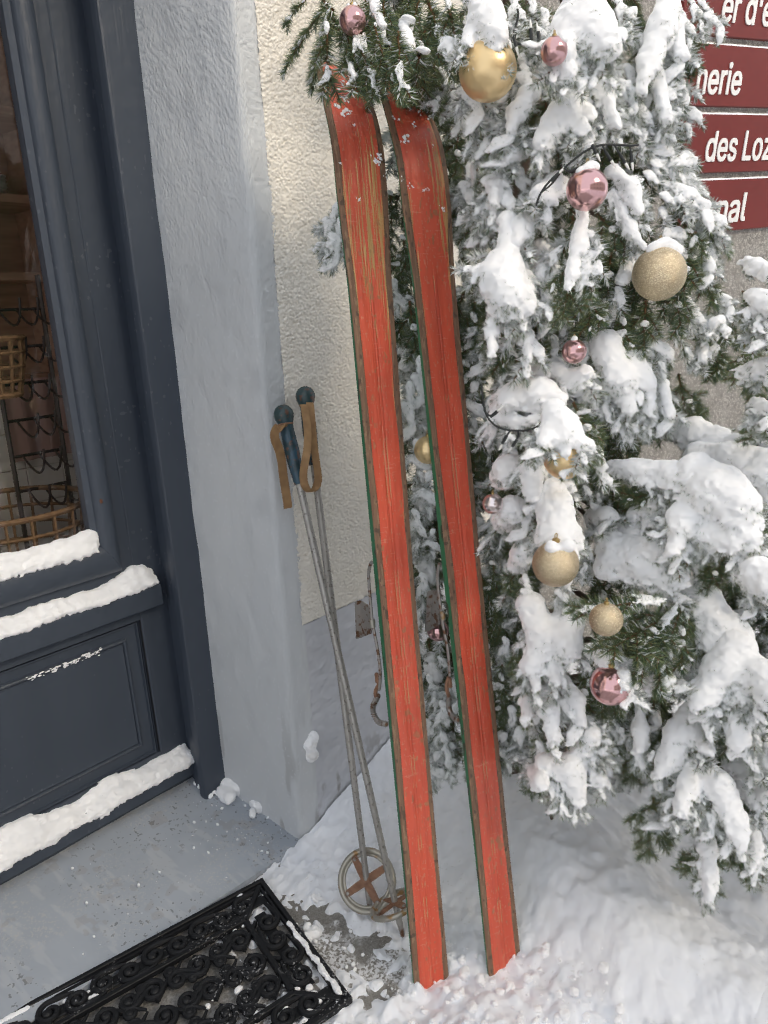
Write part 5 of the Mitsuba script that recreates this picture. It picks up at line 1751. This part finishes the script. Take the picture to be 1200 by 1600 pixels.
FROST = [(690, 70, 735, 178, -.06), (725, 110, 760, 190, -.03), (755, 165, 762, 285, -.03), (785, 150, 770, 240, -.01), (735, 235, 740, 330, .01), (705, 180, 735, 260, .03), (770, 280, 760, 380, .0), (745, 250, 725, 365, .02), (715, 340, 730, 440, .02), (840, 230, 845, 310, .0), (800, 230, 830, 330, .0), (835, 290, 830, 385, -.01),
         (860, 120, 895, 190, .0), (815, 90, 840, 160, .0), (850, 20, 840, 100, .02), (800, 0, 815, 60, -.02), (830, 0, 850, 50, .0), (960, 0, 1000, 60, .0), (985, 20, 1010, 110, .02), (1075, 0, 1110, 55, .0), (1060, 20, 1090, 90, .0), (1090, 0, 1140, 50, -.01), (1050, 80, 1082, 170, .0), (1070, 140, 1080, 210, .0), (1040, 170, 1085, 255, -.01),
         (940, 100, 975, 210, -.02), (980, 110, 1010, 200, .0), (990, 150, 1020, 240, -.01), (1010, 200, 1050, 270, -.01), (1030, 215, 1110, 285, -.02), (1020, 255, 1125, 300, -.03), (1010, 275, 1130, 345, -.03), (1000, 260, 1060, 250, -.01), (1035, 310, 1158, 372, -.04), (1060, 300, 1135, 340, -.03), (1030, 330, 1085, 400, -.03), (1060, 370, 1140, 430, -.03), (1075, 420, 1145, 478, -.03), (1065, 460, 1120, 520, -.03), (1040, 480, 1095, 560, -.02), (1060, 400, 1130, 400, -.02),
         (990, 520, 1030, 600, .0), (1020, 500, 1050, 590, -.01), (960, 480, 940, 560, .01), (940, 460, 930, 540, .02), (870, 395, 860, 480, .0), (850, 480, 845, 560, .0), (880, 500, 890, 560, -.02), (865, 530, 880, 600, .0), (920, 540, 905, 620, .0), (915, 590, 920, 690, -.01), (895, 600, 900, 670, .0), (950, 600, 985, 690, -.01), (975, 590, 1010, 690, -.01), (1000, 580, 1035, 665, -.01), (1030, 580, 1055, 640, -.01), (845, 570, 850, 640, .02), (880, 640, 910, 700, .0),
         (740, 430, 750, 520, .02), (760, 520, 755, 600, .03), (790, 540, 790, 610, .03), (815, 550, 830, 620, .03), (740, 600, 745, 680, .02), (770, 680, 760, 750, .02), (800, 680, 790, 750, .0), (860, 720, 850, 780, -.01), (905, 720, 920, 770, .0), (750, 760, 750, 830, .02), (840, 770, 815, 850, .0), (770, 830, 775, 900, .02), (910, 840, 920, 910, .03),
         (870, 900, 900, 960, .0), (820, 900, 840, 960, .02), (790, 930, 810, 1000, .03), (900, 980, 920, 1050, .0), (840, 980, 820, 1060, .0), (870, 1000, 850, 1080, -.01), (790, 1000, 785, 1070, .04), (810, 1040, 830, 1110, .0), (870, 1050, 890, 1120, .0), (930, 1090, 940, 1190, .0), (950, 1100, 940, 1200, .0), (970, 1090, 990, 1180, .0), (840, 1100, 845, 1180, .01), (800, 1110, 810, 1180, .02), (785, 1150, 800, 1220, .03), (870, 1140, 880, 1210, .0), (910, 1130, 930, 1230, .0), (850, 1210, 860, 1250, .0), (890, 1220, 905, 1270, .0), (1010, 1090, 1020, 1160, .0), (760, 1010, 765, 1060, .05),
         (645, 200, 650, 290, .08), (615, 180, 620, 260, .08), (630, 270, 640, 360, .08), (610, 300, 615, 400, .09), (630, 370, 640, 470, .08), (615, 440, 630, 540, .09), (640, 470, 650, 560, .08), (655, 560, 665, 640, .08), (640, 600, 650, 690, .08), (650, 690, 660, 760, .08), (670, 740, 675, 820, .07), (650, 800, 655, 880, .08), (675, 830, 680, 880, .07), (660, 900, 665, 980, .07), (650, 960, 660, 1030, .07), (690, 980, 690, 1050, .07), (670, 1060, 690, 1140, .06), (690, 1100, 690, 1180, .06), (665, 1130, 705, 1220, .06), (690, 1150, 715, 1235, .05), (680, 1180, 690, 1245, .06), (715, 1040, 725, 1120, .06),
         (528, 320, 508, 400, .05), (535, 340, 525, 425, .06), (540, 300, 530, 370, .08)]
for x0, y0, x1, y1, d in GREEN:
    put_spray(fir, 'n' if y0 < 160 or rng_t.uniform() < 0.35 else 'g', at_t(x0, y0, surf(x0, y0) + d + .025), at_t(x1, y1, surf(x1, y1) + d - .02))
for x0, y0, x1, y1, d in DARK:
    push = 1.86 if 500 < x1 < 712 and y1 < 340 else 0
    put_spray(fir, 'g', at_t(x0, y0, max(surf(x0, y0) + d + .02, push)), at_t(x1, y1, max(surf(x1, y1) + d, push)))
for x0, y0, x1, y1, d in FROST:
    put_spray(fir, 'g' if 600 < x0 < 662 and y0 < 480 and (x0 + y0) % 20 < 12 else ('p' if rng_t.uniform() < 0.5 else 'f'), at_t(x0, y0, surf(x0, y0) + d + .025), at_t(x1, y1, surf(x1, y1) + d - .02))
# --- inner foliage that fills the crown, and limbs that carry it
NF = 290 - sum(1 for k_ in scene if k_.startswith(fir + '__branch') and k_.count('__') == 1) - len(LOADS)
rs = np.random.default_rng(31)
limbs = []
for i in range(40):
    a = rs.uniform(0, 2 * np.pi)
    z = rs.uniform(0.25, 2.7)
    R = (0.60 - 0.05 * z) * rs.uniform(.55, .80)
    c = np.array([*TREE_A, z])
    e = c + np.array([math.cos(a) * R, math.sin(a) * R, -0.10 * R])
    if any(math.hypot(*q[:2]) < ski_lane(*to_px(q)) + .03 for q in (e, c * .3 + e * .7, (c + e) / 2)) or to_px(e)[0] < (760 if e[2] > 1.5 else 640) or to_px(c * .4 + e * .6)[0] < 700 or e[1] > YW - .02:
        continue
    limbs.append(tube(spline([c, (c + e) / 2 + [0, 0, .04], e], 8), np.linspace(.012, .004, 8), 6))
for i, l_ in enumerate(limbs):
    obj('limb', l_, 'mat_bark', fir, 40)


def filler(tree, axis2, n, zr, rr, kind, rs, facing=None, spread=2.0, long_=(0.20, 0.34), shrink=0.05, R0=0.60):
    for i in range(n):
        z = rs.uniform(*zr)
        base_a = math.atan2(-axis2[1], -axis2[0])
        a = base_a + rs.uniform(-spread, spread)
        R = (R0 - shrink * z) * rs.uniform(*rr)
        c = np.array([axis2[0] + math.cos(a) * R * .62, axis2[1] + math.sin(a) * R * .62, z])
        o = np.array([math.cos(a), math.sin(a), 0])
        d = unit(o * rs.uniform(.55, 1.0) + np.array([0, 0, -rs.uniform(.35, .9)]) + rs.normal(0, .18, 3))
        p1 = c + d * rs.uniform(*long_)
        if p1[1] > YW - 0.02 or c[1] > YW - 0.02 or p1[2] < 0.16:
            continue
        if tree == fir and any(to_px(q)[0] - np.interp(to_px(q)[1], [150, 400, 760, 1540], [508, 540, 575, 640]) < 50 and to_px(q)[1] > 120 for q in (c, p1)):
            continue
        if tree == fir and any(to_px(q)[0] > 1070 and to_px(q)[1] < 560 for q in (c, p1)):
            continue
        if any(math.hypot(*(q[:2])) < ski_lane(*to_px(q)) for q in (c, p1, (c + p1) / 2, c * .25 + p1 * .75)):
            continue
        put_spray(tree, kind, c, p1, roll=np.array([0, 0, 1.0]) * .8 + o * .7)


filler(fir, TREE_A, max(NF // 7, 12), (0.45, 2.45), (.60, .84), 'f', rs)
filler(fir, TREE_A, max(6 * NF // 7 + 30, 20), (0.40, 2.5), (.45, .82), 'g', rs)
# the crown above and behind, mostly outside the picture
dense = []

# ---------------------------------------------------------------- the second, snow laden fir at the right edge
fir2 = thing('fir_tree', 'smaller fir at the right edge with branches buried under thick snow', 'tree')
TREE_B = np.array([1.86, 0.33])
pts = np.array([[TREE_B[0], TREE_B[1], -0.02], [TREE_B[0], TREE_B[1] + .01, 0.7], [TREE_B[0] + .01, TREE_B[1], 1.55]])
obj('trunk', tube(spline(pts, 24), np.linspace(0.04, 0.008, 24), 12), 'mat_bark', fir2, 40)
D0 = 1.45
LOADS2 = [
    ([[(955, 730, 12), (1000, 738, 17), (1050, 742, 20), (1085, 750, 24)], [(1000, 745, 10), (1045, 760, 10)]], .02),
    ([[(1085, 735, 26), (1120, 770, 40), (1150, 800, 36), (1172, 838, 18)], [(1090, 775, 26), (1068, 820, 22), (1050, 862, 10)], [(1120, 800, 34), (1115, 838, 26), (1150, 850, 18)]], -.04),
    ([[(1090, 712, 20), (1140, 722, 26), (1205, 735, 30)], [(1170, 760, 26), (1210, 780, 24)]], .10),
    ([[(1062, 668, 20), (1085, 675, 22), (1120, 690, 20), (1160, 700, 14)]], .18), ([[(1130, 690, 9), (1165, 688, 8), (1205, 690, 8)]], .12),
    ([[(990, 805, 10), (1025, 795, 14), (1062, 775, 12)]], .04),
    ([[(950, 845, 22), (965, 878, 30), (1015, 885, 38), (1045, 905, 26)], [(990, 860, 28), (1030, 860, 26)]], .03),
    ([[(930, 812, 17), (950, 806, 13)], [(965, 825, 16), (1000, 838, 18)], [(1030, 830, 12), (1045, 842, 10)]], .10),
    ([[(1165, 408, 8), (1185, 418, 11), (1208, 430, 12)]], .05), ([[(1172, 462, 13), (1195, 475, 18), (1215, 490, 18)], [(1195, 500, 14), (1205, 520, 12)]], .0), ([[(1162, 582, 10), (1185, 575, 13), (1212, 568, 14)]], -.02), ([[(1178, 632, 9), (1210, 640, 11)]], .0), ([[(1185, 662, 8), (1212, 668, 10)]], .0),
    ([[(1168, 890, 16), (1190, 900, 28), (1215, 915, 30)]], -.10),
    ([[(1050, 915, 28), (1095, 945, 34), (1130, 985, 32), (1150, 1020, 28)], [(1100, 960, 24), (1120, 1010, 20)]], .04),
    ([[(1145, 1010, 28), (1130, 1050, 28), (1102, 1085, 20), (1088, 1105, 8)], [(1165, 1050, 28), (1165, 1105, 26), (1155, 1150, 16), (1150, 1165, 7)], [(1150, 1040, 28), (1190, 1060, 26), (1210, 1090, 24)]], -.04),
    ([[(985, 1060, 11), (1010, 1065, 16), (1040, 1062, 15)]], -.05), ([[(945, 1005, 12), (946, 1035, 15), (962, 1062, 14), (978, 1078, 8)]], -.12),
    ([[(1080, 1110, 18), (1065, 1145, 20), (1045, 1190, 18), (1030, 1210, 9)], [(1085, 1140, 14), (1102, 1172, 10)]], -.03),
    ([[(1088, 1205, 16), (1075, 1225, 16), (1062, 1262, 13)], [(1095, 1200, 17), (1125, 1225, 20), (1148, 1285, 18), (1158, 1322, 9)]], -.07),
    ([[(1098, 1275, 7), (1105, 1325, 13), (1109, 1375, 12), (1108, 1400, 8)]], -.05), ([[(1058, 1262, 8), (1040, 1285, 9)]], -.04),
    ([[(1150, 1225, 15), (1180, 1240, 18), (1210, 1245, 20)]], .02), ([[(1178, 1285, 10), (1182, 1330, 9), (1174, 1362, 5)]], .0), ([[(1195, 1170, 20), (1210, 1195, 20)]], .0), ([[(1085, 1235, 12), (1060, 1180, 12)]], .1), ([[(1130, 1150, 14), (1150, 1195, 16), (1185, 1210, 16)]], .06),
    ([[(1080, 1000, 16), (1062, 1040, 14)]], .10),
]
for i, (st, d) in enumerate(LOADS2):
    loaded(fir2, st, d, dist=D0, seed=500 + i, spray='f' if i % 2 else 'p', h=0.0034, poke=1.5, tilt=0.07, fine=0.0034, rag=0.0085)
GREEN2 = [(1075, 760, 975, 775, .05), (1060, 740, 1010, 790, .06), (1130, 870, 1100, 925, .02), (1150, 860, 1190, 930, .02), (1120, 860, 1060, 900, .05), (1180, 850, 1200, 900, .02), (1070, 905, 1110, 1000, .10), (1130, 1100, 1110, 1160, .02), (1120, 1090, 1140, 1180, .05), (1090, 1150, 1060, 1230, .02), (1090, 1210, 1090, 1300, .0), (1150, 1300, 1170, 1370, .03), (1170, 1180, 1190, 1300, .05), (1195, 1250, 1170, 1370, .02), (1160, 455, 1200, 500, .03), (1155, 600, 1205, 585, .02), (1165, 640, 1205, 660, .03), (1100, 735, 1060, 735, .12), (1020, 1090, 1030, 1180, .06), (1050, 1190, 1035, 1260, .02), (1180, 1120, 1190, 1180, .02), (1205, 650, 1160, 690, .06)]
for x0, y0, x1, y1, d in GREEN2:
    put_spray(fir2, 'g' if (x0 + y0) % 3 else 'f', at(x0, y0, D0 + d + .02), at(x1, y1, D0 + d - .02))
filler(fir2, TREE_B, 16, (0.42, 1.15), (.5, .85), 'f', rs, long_=(.18, .30), R0=.52)
filler(fir2, TREE_B, 62, (0.42, 1.2), (.4, .85), 'g', rs, long_=(.18, .30), R0=.5)

# ================================================================ BAUBLES
def bauble(px, py, r_px, kind, d, label, snow=None, hook=True, dist=None):
    D = (dist if dist is not None else surf(px, py)) + d
    c = at(px, py, D)
    r = r_px * ((c - EYE) @ CZ) / FPX
    t = thing('bauble', label, 'bauble', 'baubles hung in the decorated fir')
    s0 = trimesh.creation.icosphere(4, r)
    obj('ball', moved(s0, trimesh.transformations.translation_matrix(c)), f'mat_{kind}', t, True)
    cp = lathe([(0.0, r * 1.16), (r * .13, r * 1.15), (r * .16, r * 1.12), (r * .17, r * .96), (r * .10, r * .95)][::-1], 18)
    obj('cap', moved(cp, trimesh.transformations.translation_matrix(c)), 'mat_cap', t, 40)
    a = np.linspace(0, 2 * np.pi, 17)
    lp = np.stack([r * .11 * np.cos(a), a * 0, r * (1.27 + .11 * np.sin(a))], -1)
    obj('loop', moved(tube(lp, .0009, 5, False), trimesh.transformations.translation_matrix(c)), 'mat_cap', t, True)
    if snow:
        ch = []
        for ox, oy, rr in snow:
            f = r / r_px
            v = CX * ox * f + CY * oy * f
            L2 = np.linalg.norm(v)
            dep = math.sqrt(max(r * r - L2 * L2, 0)) if L2 < r else 0.0
            ch.append(np.r_[c + v - CZ * (dep * .93), rr * f])
        obj('snow_cap', snow_lump([np.array([q]) for q in ch], h=.0026, seed=int(px), rough=.35, smin=.008, fine=.002), 'mat_snow', t, True)
    return t


bauble(551, 32, 21, 'pink', -.14, 'pink shiny bauble among the green twigs above the left ski', [(4, -17, 5), (-6, -18, 4)])
bauble(762, 110, 45, 'gold', -.09, 'large smooth gold bauble with snow on top, above the right ski', [(-12, -42, 13), (6, -45, 13), (24, -38, 10), (-30, -32, 9)])
bauble(866, 80, 21, 'pink', -.16, 'small pink bauble half tucked beside the large snow lump at the top', [(10, -12, 8)])
bauble(917, 296, 32, 'pink', -.13, 'shiny pink bauble under the looping light string', [(-4, -27, 9), (8, -29, 8), (-16, -22, 5)])
bauble(1030, 428, 41, 'glitter', -.10, 'large gold glitter bauble on the right side, snow on its top', [(0, -38, 12), (14, -36, 12), (-14, -34, 9), (22, -28, 7)])
bauble(897, 549, 19, 'pink', -.08, 'small pink bauble at mid height below the green hanging twig', [(-2, -17, 6)])
bauble(882, 716, 33, 'gold', -.15, 'smooth gold bauble mostly hidden under a forked lump of snow')
bauble(669, 703, 22, 'gold', 0, 'gold bauble peeping out between the two skis', dist=1.635)
bauble(770, 787, 16, 'silver_pink', -.03, 'small pale silvery pink bauble just right of the second ski')
bauble(868, 881, 36, 'glitter', -.15, 'gold glitter bauble under a tall rounded lump of snow', [(-10, -26, 10), (12, -26, 12)])
bauble(947, 968, 26, 'glitter', -.27, 'small gold glitter bauble under the bare green twig')
bauble(954, 1070, 32, 'pink', -.15, 'lowest pink bauble, with snow lying over its right side', [(14, -16, 12), (24, -6, 8)])
bauble(684, 985, 17, 'pink', 0, 'small dark pink bauble low between the two skis', dist=1.60)

# ================================================================ LIGHT STRINGS
def light_string(main, drops, label, d=-.12):
    t = thing('light_string', label, 'string lights', 'dark cable light strings in the decorated fir')
    P3 = [at(x, y, surf(x, y) + d) for x, y in main]
    obj('cable', tube(spline(P3, 60), 0.0018, 6), 'mat_cable', t, True)
    for dp in drops:
        Q = [at(x, y, surf(x, y) + d) for x, y in dp]
        k_ = obj('drop_cable', tube(spline(Q, 14), 0.0017, 6), 'mat_cable', t, True)
        e = Q[-1]
        bl = lathe([(0, 0.010), (.0022, .008), (.0024, 0), (.0012, -.008), (0, -.010)][::-1], 10)
        obj('bulb', moved(bl, align(e, unit(Q[-2] - Q[-1]))), 'mat_bulb', k_, True)
        hs = trimesh.creation.cylinder(.0028, .016, sections=8)
        obj('lamp_holder', moved(hs, align(Q[-1] + unit(Q[-2] - Q[-1]) * .012, unit(Q[-2] - Q[-1]))), 'mat_cable', k_, 30)


light_string([(838, 322), (846, 300), (862, 280), (882, 262), (905, 243), (930, 229), (960, 226), (998, 226)],
             [[(882, 262), (890, 268), (908, 262)], [(846, 300), (852, 296), (876, 268)], [(960, 226), (968, 240), (979, 258)], [(984, 227), (986, 240), (988, 258)], [(942, 228), (948, 240), (957, 254)], [(930, 229), (931, 238), (934, 244)]],
             'dark light string arching over the shiny pink bauble')
light_string([(808, 14), (806, 40), (805, 64), (815, 70), (840, 68)], [[(806, 50), (805, 66), (808, 78)], [(830, 69), (830, 55), (829, 40)], [(838, 68), (842, 58), (840, 45)]], 'short dark light string near the top between the gold and the pink bauble')
light_string([(752, 600), (756, 635), (764, 655), (780, 668), (805, 673), (832, 670), (852, 655)], [[(797, 673), (790, 684), (783, 697)], [(810, 673), (807, 688), (798, 701)], [(756, 640), (768, 650), (780, 640)]], 'dark light string sagging under the broad plate of snow')
